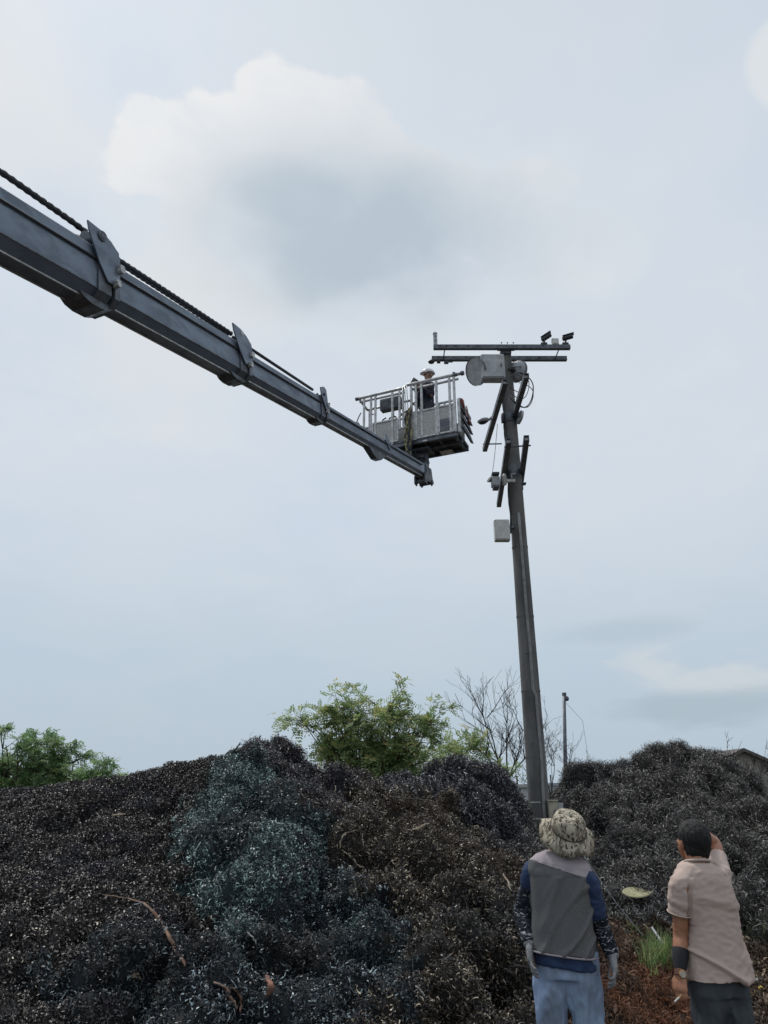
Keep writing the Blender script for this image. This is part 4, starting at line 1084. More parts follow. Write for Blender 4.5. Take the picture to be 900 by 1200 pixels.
# gabled house at the right edge
hx0 = W(838, 900, 21).x; ridge = W(868, 877, 21); eav = W(905, 900, 21)
t = thing('gabled_house', (eav.x, 23, 0), 'pale plastered house with a sloping roof behind the wiry heap', 'house')
M_pl = mat('grey_plaster', (.33, .30, .26), (.26, .24, .21), .9, nscale=1.5, bump=.3, bscale=12)
xL, xR, xM = ridge.x - 1.6, ridge.x + 1.9, ridge.x; ze = eav.z - .35; zr = ridge.z
mb = MB(); mb.prism([(xL - xM, 0), (xR - xM, 0), (xR - xM, ze), (0, zr - .08), (xL - xM, ze + .15)], (xM, 21, 0), Vector((1, 0, 0)), Vector((0, 0, 1)), Vector((0, 6, 0))); mb.build('wall', M_pl, t)
mb = MB()
for sx, ex, zz in ((1, xR + .3 - xM, ze - .12), (-1, xL - .3 - xM, ze + .03)):
    a = Vector((xM, 20.8, zr)); b_ = Vector((xM + ex, 20.8, zz)); mb.prism([(0, 0), (b_.x - a.x, b_.z - a.z), (b_.x - a.x, b_.z - a.z - .09), (0, -.09)], a, Vector((1, 0, 0)), Vector((0, 0, 1)), Vector((0, 6.4, 0)))
mb.build('roof', mat('brown_roof', (.13, .11, .10), (.09, .08, .075), .8, nscale=5), t)
for x in (xM - .8, xM + .75):
    mb = MB(); mb.box((x, 20.97, 1.6), (.5, .08, .7)); w_ = mb.build('window', M_pl, t); mb = MB(); mb.box((x, 20.92, 1.6), (.42, .03, .6)); mb.build('pane', M_black, w_)

# ------------------------------------------------------------ things lying on the heaps
def on_heap(px, py, lift=0.0, guess=7.0):
    "where the sight line through the pixel meets the heap surface"
    d = ray(px, py).normalized(); loc = HEAP.ray_cast(CP0, d)[0]
    if loc is None: loc = CP0 + d * guess
    p = loc - d * .03; p.z += lift; return p


def strip(name, label, cat, pix, w, m, lift=.05, th=.012, wob=.01):
    fine = []
    for (a, b), (a2, b2) in zip(pix[:-1], pix[1:]): fine += [(a + (a2 - a) * k / 5, b + (b2 - b) * k / 5) for k in range(5)]
    P2 = [on_heap(a, b, lift) for a, b in fine + [pix[-1]]]; pp = P2
    for _ in range(3): P2 = [P2[0]] + [(P2[i - 1] + P2[i] * 2 + P2[i + 1]) / 4 for i in range(1, len(P2) - 1)] + [P2[-1]]
    P2 = [p_ + Vector((random.gauss(0, wob), random.gauss(0, wob), abs(random.gauss(0, wob))))  for p_ in P2]; ws = [w * (.5 + .5 * math.sin(math.pi * (i + .6) / (len(P2)))) * (1 + .18 * math.sin(i * .9 + w * 90)) for i in range(len(P2))]
    mb = MB(); mb.tube(P2, ws, 8, flat=th / w); o = mb.build(name, m, None, True, origin=pp[0]); return tag(o, label, cat)


M_strap = mat('rust_strap', (.16, .075, .04), (.06, .04, .03), .75, nscale=8, bump=.4)
M_rag = mat('tan_rag', (.40, .25, .18), (.12, .07, .05), .8, nscale=9, bump=.5)
M_tw = mat('pale_twig', (.40, .33, .24), (.24, .19, .13), .8, nscale=12)
strip('rusty_strap', 'long curved rusty brown strap lying down the teal heap', 'strap', [(122, 1056), (150, 1060), (172, 1068), (186, 1085), (197, 1105), (207, 1125), (217, 1142)], .015, M_strap, .04, .006, .003)
strip('torn_rag', 'torn pinkish tan rag on the heap at the lower edge', 'rag', [(252, 1166), (264, 1172), (268, 1184), (276, 1196)], .026, M_rag, .06, .010, .004)
strip('torn_rag', 'tan folded rag loop hanging beside the pinkish rag at the lower edge', 'rag', [(262, 1168), (278, 1176), (283, 1190), (279, 1200)], .016, M_strap, .06, .008, .003)
strip('rusty_scrap', 'small rusty red scrap near the lower edge of the teal heap', 'scrap', [(312, 1155), (317, 1166), (313, 1180)], .020, mat('red_scrap', (.26, .11, .07), (.10, .05, .04), .8), .05, .012, .004)
strip('brown_scrap', 'small dull brown scrap halfway up the low black heap, below the strap', 'scrap', [(152, 1155), (158, 1150), (164, 1156)], .03, mat('dull_scrap', (.17, .13, .09), (.09, .07, .05), .8), .04, .01, .004)
strip('curved_root', 'pale arched root on the brown heap below the locust tree', 'root', [(398, 1008), (400, 995), (407, 989), (418, 987)], .009, M_tw, .10, .009, .004)
strip('bent_twig', 'pale bent twig below the arched root', 'twig', [(402, 1012), (412, 1018), (416, 1026), (425, 1031)], .009, M_tw, .10, .009, .004)
strip('forked_twig', 'pale kinked twig on the brown heap below the dark clump', 'twig', [(484, 986), (492, 984), (497, 980), (503, 979)], .012, M_tw, .10, .012, .006)
strip('long_twig', 'long dark twig lying level above the kinked twig', 'twig', [(455, 946), (480, 948), (507, 950)], .009, M_barkd, .10, .009, .004)
strip('straight_twig', 'straight thin twig on the crest of the low black heap', 'twig', [(130, 966), (146, 964)], .010, M_tw, .08, .01, .003)
strip('short_twig', 'short dark twig on the crest of the dark clump', 'twig', [(553, 909), (566, 911)], .014, M_barkd, .12, .014, .003)
strip('hooked_twig', 'hooked pale twig on the heap beside the pole foot', 'twig', [(590, 1040), (597, 1048), (600, 1060)], .008, M_tw, .10, .008, .004)
strip('thin_strip', 'thin pale strip on the dark hollow between the teal and brown heaps', 'strip', [(289, 1112), (295, 1118), (299, 1126)], .008, M_white, .10, .006, .003)
strip('thin_strip', 'thin pale strip under the dull brown patch at the lower middle', 'strip', [(487, 1178), (494, 1184), (498, 1192)], .008, M_white, .10, .006, .003)
# short stalks poking out of the heaps
for i, (px, py, dx, dy) in enumerate([(276, 878, 5, -8), (280, 880, 9, -4), (212, 1092, 14, -20), (570, 880, 3, -10)]):
    a = on_heap(px, py, .0); b_ = a + Vector((dx, 0, -dy)) * (a.y / 831); mb = MB(); mb.tube([a - (b_ - a) * .5, (a + b_) / 2 + Vector((.01, 0, .01)), b_], [.008, .006, .003], 5)
    tag(mb.build('stalk', M_barkd, None, True, origin=a), ['thin stalk sticking up from the teal heap top', 'thin sideways stalk beside the upright one on the teal heap top', 'slanting stalk beside the rusty strap', 'thin stalk above the dark clump'][i], 'stalk', 'thin stalks poking out of the heaps')

# pale yellow pointed sheet on the slope
p = on_heap(750, 1066, .06); t = thing('pale_sheet', p, 'pale yellow pointed flat sheet lying on the grey heap between the two men', 'sheet')
mb = MB(); n_k = 14; top = []; bot = []
cs = [on_heap(731, 1064, .15), on_heap(768, 1066, .15)]; zz_ = max(cs[0].z, cs[1].z)
for q_ in cs: q_.z = zz_ - (zz_ - q_.z) * .3; q_ += (CP0 - q_).normalized() * .22 + Vector((0, 0, .02))
for i in range(n_k + 1):
    f = i / n_k; c_ = cs[0].lerp(cs[1], f); w_ = .075 * math.sin(math.pi * min(1, f * 1.0 + .0) ** .8) ** .75 * (1 if f < .8 else (1 - .35 * (f - .8) / .2)) + .004
    top.append(c_ + Vector((0, w_ * 1.2, w_ * .35 + .012 * math.sin(f * 5)))); bot.append(c_ + Vector((0, -w_ * 1.2, -w_ * .55)))
vs = top + bot; vs2 = [v + Vector((0, 0, -.012)) for v in vs]; n1_ = n_k + 1
mb.add(vs + vs2, [(i, i + 1, n1_ + i + 1, n1_ + i) for i in range(n_k)] + [(2 * n1_ + i, 2 * n1_ + i + 1, 3 * n1_ + i + 1, 3 * n1_ + i) for i in range(n_k)]
       + [(i, i + 1, 2 * n1_ + i + 1, 2 * n1_ + i) for i in range(n_k)] + [(n1_ + i, n1_ + i + 1, 3 * n1_ + i + 1, 3 * n1_ + i) for i in range(n_k)])
mb.build('board', mat('yellowed_board', (.52, .47, .26), (.34, .31, .18), .7, nscale=16, bump=.3), t)

# green grass between the men
rng = random.Random(4); mb = MB(); gb = on_heap(770, 1140)
V = []; F = []; T = []
for i in range(400):
    u = rng.gauss(0, 1); px = 773 + u * 9 + rng.uniform(-8, 8); py = 1128 + rng.gauss(0, 9)
    if i > 300: px, py = (740 + rng.gauss(0, 5), 1092 + rng.gauss(0, 5)) if i < 330 else (rng.uniform(862, 900), 1092 + rng.gauss(0, 8))
    p = on_heap(px, py, .02); L = rng.uniform(.08, .30) * (1 if i < 300 else .4); a = rng.uniform(0, 6.28); bend = rng.uniform(.02, .18)
    dx, dy = math.cos(a), math.sin(a); w_ = rng.uniform(.003, .006); pr = Vector((p.x, p.y, p.z)); b0 = len(V)
    for k in range(4):
        f = k / 3; c_ = pr + Vector((dx * bend * f * f, dy * bend * f * f, L * f * (1 - .2 * f))); ww = w_ * (1 - .85 * f); V += [tuple(c_ - Vector((dy * -1, dx, 0)) * ww), tuple(c_ + Vector((-dy, dx, 0)) * ww)]
    for k in range(3): F.append((b0 + 2 * k, b0 + 2 * k + 1, b0 + 2 * k + 3, b0 + 2 * k + 2)); T.append(rng.random())
me = bpy.data.meshes.new('grass'); me.from_pydata(V, [], F); at = me.attributes.new('tone', 'FLOAT', 'FACE'); at.data.foreach_set('value', T); me.materials.append(leaf_mat('grass_blade', (.10, .17, .05), (.24, .34, .12), (.45, .42, .2)))
ob = bpy.data.objects.new('grass', me); COL.objects.link(ob); tag(ob, 'tuft of fresh green grass between the two men', 'grass', kind='stuff')
# few bright bits on the brown litter
for i, (px, py, col, nm, lb) in enumerate([(888, 1154, (.6, .58, .55), 'paper_scrap', 'white paper scrap on the brown litter'), (892, 1163, (.55, .40, .08), 'yellow_leaf', 'small yellow leaf on the brown litter'),
                                      (897, 986, (.6, .28, .10), 'orange_scrap', 'small orange scrap high on the wiry heap'), (882, 1133, (.6, .6, .58), 'white_crumb', 'tiny white crumb beside the man in the beige shirt'),
                                      (883, 1013, (.6, .6, .6), 'white_flake', 'tiny white flake on the wiry heap behind the raised arm'), (606, 944, (.7, .7, .7), 'white_flake', 'tiny white flake on the heap between pole and bare tree')]):
    p = on_heap(px, py, .03); mb = MB(); s = .015 if i in (0, 1, 2) else .009; mb.loft([(p + Vector((0, 0, z)), Vector((s * 1.5 * w_, 0, s * .3)), Vector((0, s * .8 * w_, s * .4)), 2.2) for z, w_ in ((0, .3), (.004, 1), (.012, .9), (.016, .2))], 9)
    tag(mb.build(nm, mat(nm + str(i), col, tuple(v * .7 for v in col), .8), None, True, origin=p), lb, nm.split('_')[-1])

# ------------------------------------------------------------ people
V3 = Vector


def ring(c, rx, ry, yaw=0.0, roll=0.0, pw=2.4):
    ax = V3((math.cos(yaw) * math.cos(roll), math.sin(yaw) * math.cos(roll), math.sin(roll))); ay = V3((-math.sin(yaw), math.cos(yaw), 0))
    return (V3(c), ax * rx, ay * ry, pw)


def limb(mb, pts_, rad, n=14):
    "smooth tapered limb through the joints"
    P_ = [V3(p) for p in pts_]; out = []; rr4 = []
    for i in range(len(P_) - 1):
        p0 = P_[max(0, i - 1)]; p1 = P_[i]; p2 = P_[i + 1]; p3 = P_[min(len(P_) - 1, i + 2)]
        for k in range(5):
            t_ = k / 5; out.append(.5 * ((2 * p1) + (p2 - p0) * t_ + (2 * p0 - 5 * p1 + 4 * p2 - p3) * t_ * t_ + (3 * p1 - p0 - 3 * p2 + p3) * t_ ** 3)); rr4.append(rad[i] + (rad[i + 1] - rad[i]) * t_)
    out.append(P_[-1]); rr4.append(rad[-1]); mb.tube(out, rr4, n)


def hand(mb, wrist, d, palm, thumb, s=1.0, curl=.45, wid=1.0):
    "palm, four unequal bent fingers and a thumb leaving the side of the palm"
    wrist = V3(wrist); d = V3(d).normalized(); palm = V3(palm); palm = (palm - d * palm.dot(d)).normalized(); side = d.cross(palm).normalized()
    if side.dot(V3(thumb)) < 0: side = -side
    mb.loft([(wrist - d * .03, side * .026 * s, palm * .021 * s, 2), (wrist, side * .027 * s, palm * .020 * s, 2), (wrist + d * .035 * s, side * .038 * s, palm * .018 * s, 2.5), (wrist + d * .075 * s, side * .042 * s, palm * .015 * s, 2.8), (wrist + d * .092 * s, side * .039 * s, palm * .011 * s, 2.6)], 18)
    for k, (off, L, r) in enumerate(((.030, .070, .0088), (.0105, .080, .0092), (-.010, .074, .0088), (-.029, .058, .0078))):
        p = wrist + d * .085 * s + side * off * s; dd = (d + side * off * 1.6).normalized(); pp = [p - d * .02]; rad = [r * s]; a = 0
        for j, fr in enumerate((.46, .31, .23)):
            a += curl * (.55 if j == 0 else 1.0) * (1 + .08 * k); q = (dd * math.cos(a) + palm * math.sin(a)); pp.append(pp[-1] + q * L * fr * s + (d * .02 if j == 0 else V3((0, 0, 0)))); rad.append(r * s * (1 - .08 * (j + 1)))
        limb(mb, pp, rad, 8)
    p = wrist + d * .02 * s + side * .028 * s; q = (d * .75 + side * .65 + palm * .35).normalized(); q2 = (d * .95 + side * .15 + palm * .35).normalized()
    limb(mb, [p - q * .02, p + q * .028 * s, p + q * .028 * s + q2 * .03 * s, p + q * .028 * s + q2 * .052 * s], [.014 * s, .0125 * s, .0105 * s, .008 * s], 8)


def head(mb, c, fwd, up, s=1.0):
    "skull, jaw, nose, brow, lips and ears; c is the middle of the skull"
    c = V3(c); fwd = V3(fwd).normalized(); up = (V3(up) - fwd * V3(up).dot(fwd)).normalized(); sd_ = fwd.cross(up).normalized()
    M_ = Matrix((sd_, fwd, up)).transposed(); o = lambda x, y, z: c + M_ @ V3((x, y, z)) * s
    mb.ball(o(0, -.008, .02), (.076 * s, .094 * s, .092 * s), 24, 16, M_)
    mb.loft([(o(0, .022, -.02), sd_ * .066 * s, fwd * .070 * s, 2.2), (o(0, .028, -.06), sd_ * .058 * s, fwd * .062 * s, 2.3), (o(0, .038, -.095), sd_ * .042 * s, fwd * .046 * s, 2.3), (o(0, .046, -.115), sd_ * .025 * s, fwd * .028 * s, 2)], 20)
    mb.loft([(o(0, .082, .012), sd_ * .009 * s, fwd * .010 * s, 2), (o(0, .096, -.012), sd_ * .011 * s, fwd * .013 * s, 2), (o(0, .104, -.032), sd_ * .016 * s, fwd * .015 * s, 2), (o(0, .090, -.042), sd_ * .014 * s, fwd * .010 * s, 2)], 12)
    mb.ball(o(0, .078, .022), (.050 * s, .016 * s, .010 * s), 12, 8, M_); mb.ball(o(0, .082, -.066), (.024 * s, .012 * s, .007 * s), 12, 8, M_); mb.ball(o(0, .079, -.078), (.020 * s, .012 * s, .007 * s), 12, 8, M_)
    for sg in (-1, 1):
        mb.ball(o(sg * .080, -.008, -.012), (.010 * s, .020 * s, .033 * s), 12, 10, M_); mb.ball(o(sg * .046, .058, -.022), (.018 * s, .016 * s, .014 * s), 10, 8, M_)
    return o, M_


def folds(amp, sx, sy, sz, seed=0, ridge=True):
    def f(c):
        n = noise.noise(V3((c.x * sx + seed, c.y * sy, c.z * sz))); n2_ = noise.noise(V3((c.x * sx * 2.3 + seed, c.y * sy * 2.3 + 5, c.z * sz * 2.3)))
        return amp * ((1 - abs(n) * 3.2) * .6 + n2_ * .5 if ridge else n)
    return f


def diag_folds(amp, k1=9, k2=26, ang=.6, seed=0):
    "creases running slantwise across the cloth"
    ca, sa = math.cos(ang), math.sin(ang)
    def f(c):
        u = c.x * ca + c.z * sa; v = -c.x * sa + c.z * ca
        a = noise.noise(V3((u * k1 * .35 + seed, v * k1 * 1.3, c.y * 3))); b = noise.noise(V3((u * k2 * .25 + seed, v * k2, c.y * 5)))
        return amp * (max(0, 1 - abs(a) * 4.5) - .35 + b * .35)
    return f


M_skin = mat('tanned_skin', (.42, .20, .115), (.34, .15, .085), .55, nscale=18, bump=.15, bscale=120)
M_skin2 = mat('pale_skin', (.36, .20, .14), (.30, .16, .11), .55, nscale=18)
M_navy = mat('navy_cloth', (.022, .045, .11), (.015, .03, .075), .85, nscale=9, bump=.3, bscale=220)
M_vest = mat('grey_mesh_vest', (.165, .163, .162), (.12, .12, .12), .95, nscale=240, bump=.5, bscale=420, detail=2, spec=.2)
M_yoke = mat('mauve_grey_cloth', (.40, .35, .36), (.33, .285, .30), .9, nscale=6, bump=.3, bscale=260, spec=.2)
M_jean = mat('washed_denim', (.31, .40, .57), (.19, .23, .29), .9, nscale=5.5, bump=.35, bscale=240, stretch=(1.6, 1, .6), spec=.2)
M_glove = mat('grey_knit_glove', (.32, .32, .325), (.20, .20, .205), .95, nscale=26, bump=.6, bscale=300)
M_tee = mat('beige_shirt', (.55, .435, .375), (.49, .38, .33), .9, nscale=3, bump=.25, bscale=320, spec=.2)
M_char = mat('charcoal_trousers', (.075, .083, .09), (.05, .056, .063), .9, nscale=5, bump=.3, bscale=220, spec=.2)
M_hair = mat('black_hair', (.005, .0045, .0045), (.009, .008, .008), .7, nscale=60, bump=.8, bscale=180, stretch=(1, 1, .25))
M_band = mat('black_sleeve', (.012, .013, .016), (.02, .021, .025), .8, nscale=14)


def camo(name, cols, scale, rough=.9, stretch=(1, 1, 1), cut=(.46, .56, .64)):
    m = bpy.data.materials.new(name); m.use_nodes = True; q = NG(m.node_tree); b = q.n['Principled BSDF']
    t = q.node('ShaderNodeTexCoord'); mp = q.node('ShaderNodeMapping'); mp.inputs['Scale'].default_value = stretch; q.link(t.outputs['Object'], mp.inputs[0])
    n = q.noise(mp.outputs[0], scale, 3, .55, 1.2); n2_ = q.noise(mp.outputs[0], scale * 1.9, 3, .6, 1.5)
    c = q.mix(q.sstep(n, cut[0], cut[0] + .03), cols[0], cols[1]); c = q.mix(q.sstep(n2_, cut[1], cut[1] + .02), c, cols[2]); c = q.mix(q.sstep(n, cut[2], cut[2] + .02), c, cols[3])
    q.link(c, b.inputs['Base Color']); b.inputs['Roughness'].default_value = rough; b.inputs['Specular IOR Level'].default_value = .2
    bp = q.node('ShaderNodeBump'); bp.inputs['Strength'].default_value = .25; bp.inputs['Distance'].default_value = .004; q.link(q.noise(t.outputs['Object'], 220, 2), bp.inputs['Height']); q.link(bp.outputs[0], b.inputs['Normal'])
    return m


M_camo_hat = camo('desert_camo', ((.46, .41, .32), (.30, .265, .20), (.075, .060, .045), (.17, .145, .105)), 12, stretch=(1.8, 1.8, .8), cut=(.50, .54, .60))
M_camo_arm = camo('urban_camo', ((.012, .014, .02), (.035, .038, .05), (.40, .40, .43), (.012, .013, .018)), 15, stretch=(.8, .8, 2.2), cut=(.5, .575, .56))


def legs(mb, hipL, hipR, pelv, r=1.0, foot=True, yaw=0):
    for h_, sg in ((hipL, -1), (hipR, 1)):
        h_ = V3(h_); kn = V3((h_.x + sg * .015, h_.y - .0, .47)); an = V3((h_.x + sg * .02, h_.y + .02, .09))
        limb(mb, [h_ + V3((0, 0, .05)), h_ - V3((0, 0, .12)), kn, kn - V3((0, 0, .14)), an], [.088 * r, .086 * r, .060 * r, .058 * r, .042 * r])
        if foot: limb(mb, [an + V3((0, -.03, -.04)), an + V3((0, .06, -.045)), an + V3((0, .15, -.06))], [.042, .038, .028], 10)


# ---- man in the bucket hat and vest
m1 = thing('person', (1.07, 4.8, 0), 'person in a camouflage bucket hat and grey vest, seen from behind', 'person', 'people watching from the ground')
yaw1 = R(-14); rl = R(-5)
cx = lambda px, y=4.8, z=1.2: (px - 450) / FPX * (y * math.cos(PITCH) + (z - CAMZ) * math.sin(PITCH))
pel = V3((cx(660, z=.9), 4.8, .90)); nk = V3((cx(655, z=1.42), 4.80, 1.40)); hd = W(664, 981, 4.80)
shL, elL, wrL = W(625, 1024, 4.86), W(612, 1068, 4.92), W(620, 1106, 4.78)
shR, elR, wrR = W(688, 1036, 4.74), W(703, 1083, 4.80), W(718, 1120, 4.72)
hipL, hipR = V3((cx(645, z=.85), 4.83, .86)), V3((cx(680, z=.85), 4.78, .86))
def spine(f): return pel.lerp(nk, f)
mb = MB()
mb.loft([ring(spine(-.05), .15, .10, yaw1), ring(spine(.2), .145, .10, yaw1), ring(spine(.45), .15, .10, yaw1), ring(spine(.7), .16, .105, yaw1), ring(spine(.88), .15, .09, yaw1, rl), ring(spine(1.0), .07, .065, yaw1, rl)], 24)
limb(mb, [nk - V3((0, 0, .04)), nk + V3((0, 0, .05)), hd - V3((0, 0, .06))], [.062, .055, .055])
for a in ((shL, elL, wrL), (shR, elR, wrR)): limb(mb, [spine(.85).lerp(a[0], .7), a[0], a[0].lerp(a[1], .5), a[1], a[1].lerp(a[2], .4), a[2]], [.055, .056, .046, .038, .038, .026])
legs(mb, hipL, hipR, pel, .88)
up1 = V3((.10, -.62, .78)).normalized(); fw1 = V3((-.18, .76, .62)).normalized()
head(mb, hd, fw1, up1, .98)
hand(mb, wrL, W(622, 1132, 4.72) - wrL, (1, -.1, .2), (0, 1, 0), .93, .35); hand(mb, wrR, W(721, 1144, 4.66) - wrR, (-1, .2, 0), (0, 1, 0), .93, .45)
fused('body', mb, .0075, M_skin, m1, 4)
for w_, tgt, pl_ in ((wrL, W(622, 1132, 4.72), (1, -.1, .2)), (wrR, W(721, 1144, 4.66), (-1, .2, 0))):
    mb = MB(); hand(mb, w_, tgt - w_, pl_, (0, 1, 0), 1.12, .35 if w_ is wrL else .45); d_ = (tgt - w_).normalized(); mb.tube([w_ - d_ * .045, w_ - d_ * .03, w_ + d_ * .01], [.037, .036, .033], 16)
    g_ = fused('glove', mb, .0048, M_glove, m1, 3, folds(.0018, 60, 60, 60))
mb = MB(); legs(mb, hipL, hipR, pel, 1.22, False)
mb.loft([ring(pel + V3((0, 0, -.13)), .17, .115, yaw1, 0, 2.8), ring(pel + V3((0, 0, .02)), .168, .115, yaw1, 0, 2.8), ring(pel + V3((0, 0, .09)), .155, .11, yaw1)], 28)
fused('trousers', mb, .010, M_jean, m1, 8, lambda c: (folds(.020, 15, 9, 4, 2)(c) + folds(.007, 30, 26, 12, 9)(c)) * max(0, min(1, (.80 - c.z) * 9)) - .003)
for h_, sg in ((hipL, -1), (hipR, 1)):
    mb = MB(); an = V3((h_.x + sg * .02, h_.y + .02, .09)); mb.loft([ring(an + V3((0, .04, -.085)), .05, .14), ring(an + V3((0, .04, -.05)), .05, .14), ring(an + V3((0, .03, -.01)), .045, .10), ring(an + V3((0, .0, .06)), .048, .06)], 16); mb.build('boot', M_black, m1, 60)
# shirt under the vest
mb = MB()
mb.loft([ring(pel + V3((.005, 0, -.075)), .184, .128, yaw1, rl, 2.6), ring(spine(.1), .176, .122, yaw1, rl), ring(spine(.45), .168, .115, yaw1), ring(spine(.75), .178, .115, yaw1, rl), ring(spine(.93), .15, .095, yaw1, rl), ring(spine(1.03), .075, .07, yaw1, rl)], 32)
slL = elL.lerp(shL, .62); slR = elR.lerp(shR, .20)
limb(mb, [spine(.86).lerp(shL, .6), shL + V3((0, 0, .005)), slL], [.072, .070, .058]); limb(mb, [spine(.86).lerp(shR, .6), shR + V3((0, 0, .005)), shR.lerp(slR, .6), slR], [.075, .072, .066, .062])
fused('shirt', mb, .008, M_navy, m1, 7, lambda c: folds(.006, 16, 12, 26, 4)(c))
# camouflage arm sleeves
for a, b_, c_, nm in ((slL, elL, wrL, 0), (slR, elR, wrR, 1)):
    mb = MB(); limb(mb, [a.lerp(b_, -.12), a.lerp(b_, .5), b_, b_.lerp(c_, .45), c_ + (c_ - b_).normalized() * .0], [.056, .056, .054, .049, .038], 20)
    fused('arm_sleeve', mb, .006, M_camo_arm, m1, 2, folds(.0035, 26, 26, 42, 3))
# vest: one body, split at the yoke line
def vest_rings(g_=0.0):
    return [ring(spine(.00) + V3((-.006, 0, -.005)), .192 + g_, .140 + g_, yaw1, rl, 2.8), ring(spine(.12), .186 + g_, .136 + g_, yaw1, rl, 2.8), ring(spine(.4), .178 + g_, .130 + g_, yaw1, rl * .5, 2.7), ring(spine(.65), .184 + g_, .128 + g_, yaw1, rl, 2.7),
            ring(spine(.82), .190 + g_, .122 + g_, yaw1, rl, 2.6), ring(spine(.93), .178 + g_, .108 + g_, yaw1, rl, 2.5), ring(spine(1.0), .132 + g_, .090 + g_, yaw1, rl, 2.3), ring(spine(1.05), .082 + g_, .072 + g_, yaw1, rl, 2)]
yoke_z = lambda c: c.z - (spine(.86).z - (c.x - nk.x) * .30)
mb = MB(); mb.loft(vest_rings(), 44); fused('vest', mb, .0075, M_vest, m1, 6, lambda c: max(-.004, diag_folds(.021, 6.5, 15, .9, 3)(c)) * (1.0 if c.z < 1.3 else .4), plane=(V3((nk.x, 0, spine(.86).z)), V3((.30, 0, 1))))
mb = MB(); mb.loft(vest_rings(.003), 44); fused('yoke', mb, .0075, M_yoke, m1, 6, lambda c: folds(.0035, 14, 10, 20, 7)(c), plane=(V3((nk.x, 0, spine(.86).z - .004)), V3((-.30, 0, -1))))
rg = vest_rings(.002)[0]; mb = MB(); mb.tube([rg[0] + rg[1] * (math.copysign(abs(math.cos(a)) ** (2 / 2.8), math.cos(a))) + rg[2] * (math.copysign(abs(math.sin(a)) ** (2 / 2.8), math.sin(a))) for a in [2 * math.pi * i / 48 for i in range(49)]], .0055, 6, False); mb.build('hem', M_yoke, m1, True)
# bucket hat
hs, hu, hf = frame_of(fw1, up1); hc = hd + up1 * .045; ax_, ay_ = hs, up1.cross(hs).normalized()
mb = MB(); prof = [(.152, -.042), (.166, -.036), (.135, -.008), (.112, .010), (.101, .030), (.098, .055), (.092, .080), (.075, .098), (.045, .106), (.012, .108)]
inner = [(.006, .100), (.070, .088), (.088, .06), (.095, .02), (.107, .004), (.130, -.016), (.155, -.043)]
rings_ = [(hc + up1 * z, ax_ * r, ay_ * r * 1.1, 2) for r, z in prof + inner]
n_h = 64; mb.loft(rings_ + [rings_[0]], n_h, cap=False)
ho = mb.build('hat', M_camo_hat, m1, True)
Minv = Matrix((ax_, ay_, up1))
for v in ho.data.vertices:
    w_ = v.co - hc; l_ = Minv @ w_; r_ = math.hypot(l_.x, l_.y); an_ = math.atan2(l_.y, l_.x)
    k_ = max(0, (r_ - .10) / .06); dz = k_ * (.018 * math.sin(3 * an_ + .6) + .012 * math.sin(5 * an_ + 2)) - k_ * .010
    nn_ = noise.noise(V3((l_.x * 16, l_.y * 16, l_.z * 10))) * .006 + abs(noise.noise(V3((l_.x * 30, l_.y * 12, l_.z * 20 + 4)))) * .005
    l_.z += dz + nn_; l_.x *= 1 + nn_ * 2; l_.y *= 1 + nn_ * 2; q_ = Minv.transposed() @ l_; v.co = hc + q_
mb = MB(); mb.tube([hc + up1 * .022 + (ax_ * math.cos(a) + ay_ * 1.1 * math.sin(a)) * .1045 for a in [2 * math.pi * i / 40 for i in range(41)]], .006, 6, False); mb.build('hat_band', mat('hat_band', (.07, .06, .045), (.045, .038, .03), .9, nscale=8), m1, True)

# ---- man in the beige shirt
m2 = thing('person', (1.95, 4.6, 0), 'person with black hair in a beige shirt, one arm raised, seen from behind', 'person', 'people watching from the ground')
YB = 4.6; yaw2 = R(8)
cx2 = lambda px, z: (px - 450) / FPX * (YB * math.cos(PITCH) + (z - CAMZ) * math.sin(PITCH))
pel = V3((cx2(838, .86), YB, .86)); nk = V3((cx2(816, 1.40), YB, 1.375)); hd = W(811.5, 986, YB + .03)
shL, elL, wrL = W(798, 1038, YB - .05), W(797.5, 1096, YB + .0), W(797, 1141, YB - .06)
shR, elR, wrR = W(843, 1030, YB + .06), W(838, 990, YB + .32), W(818, 972, YB + .20)
hipL, hipR = V3((cx2(828, .8), YB, .83)), V3((cx2(855, .8), YB + .02, .83))
bend = lambda f: pel.lerp(nk, f) + V3((.018 * math.sin(math.pi * max(0, min(1, f))), 0, 0))
mb = MB()
mb.loft([ring(bend(-.05), .135, .095, yaw2), ring(bend(.2), .125, .09, yaw2), ring(bend(.45), .122, .088, yaw2), ring(bend(.7), .130, .09, yaw2), ring(bend(.88), .125, .08, yaw2, R(2)), ring(bend(1.0), .06, .06, yaw2)], 24)
limb(mb, [nk - V3((0, 0, .04)), nk + V3((0, .005, .05)), hd - V3((0, .01, .05))], [.060, .056, .056])
limb(mb, [bend(.85).lerp(shL, .7), shL, shL.lerp(elL, .5), elL, elL.lerp(wrL, .35), wrL], [.052, .052, .045, .040, .041, .027])
limb(mb, [bend(.85).lerp(shR, .7), shR, shR.lerp(elR, .5), elR, elR.lerp(wrR, .35), wrR], [.052, .052, .045, .040, .040, .027])
legs(mb, hipL, hipR, pel, .88)
fw2 = V3((-.22, .93, .30)).normalized(); up2 = V3((.05, -.28, .95)).normalized()
o2, MH2 = head(mb, hd, fw2, up2, 1.0)
hand(mb, wrL, W(798, 1168, YB - .10) - wrL, (.6, .6, 0), (-.6, .6, .1), .95, .75)
hand(mb, wrR, W(806, 966, YB + .13) - wrR, (0, .2, -1), (0, -1, 0), .95, .2)
fused('body', mb, .0065, M_skin, m2, 3, folds(.0012, 40, 40, 40, 2))
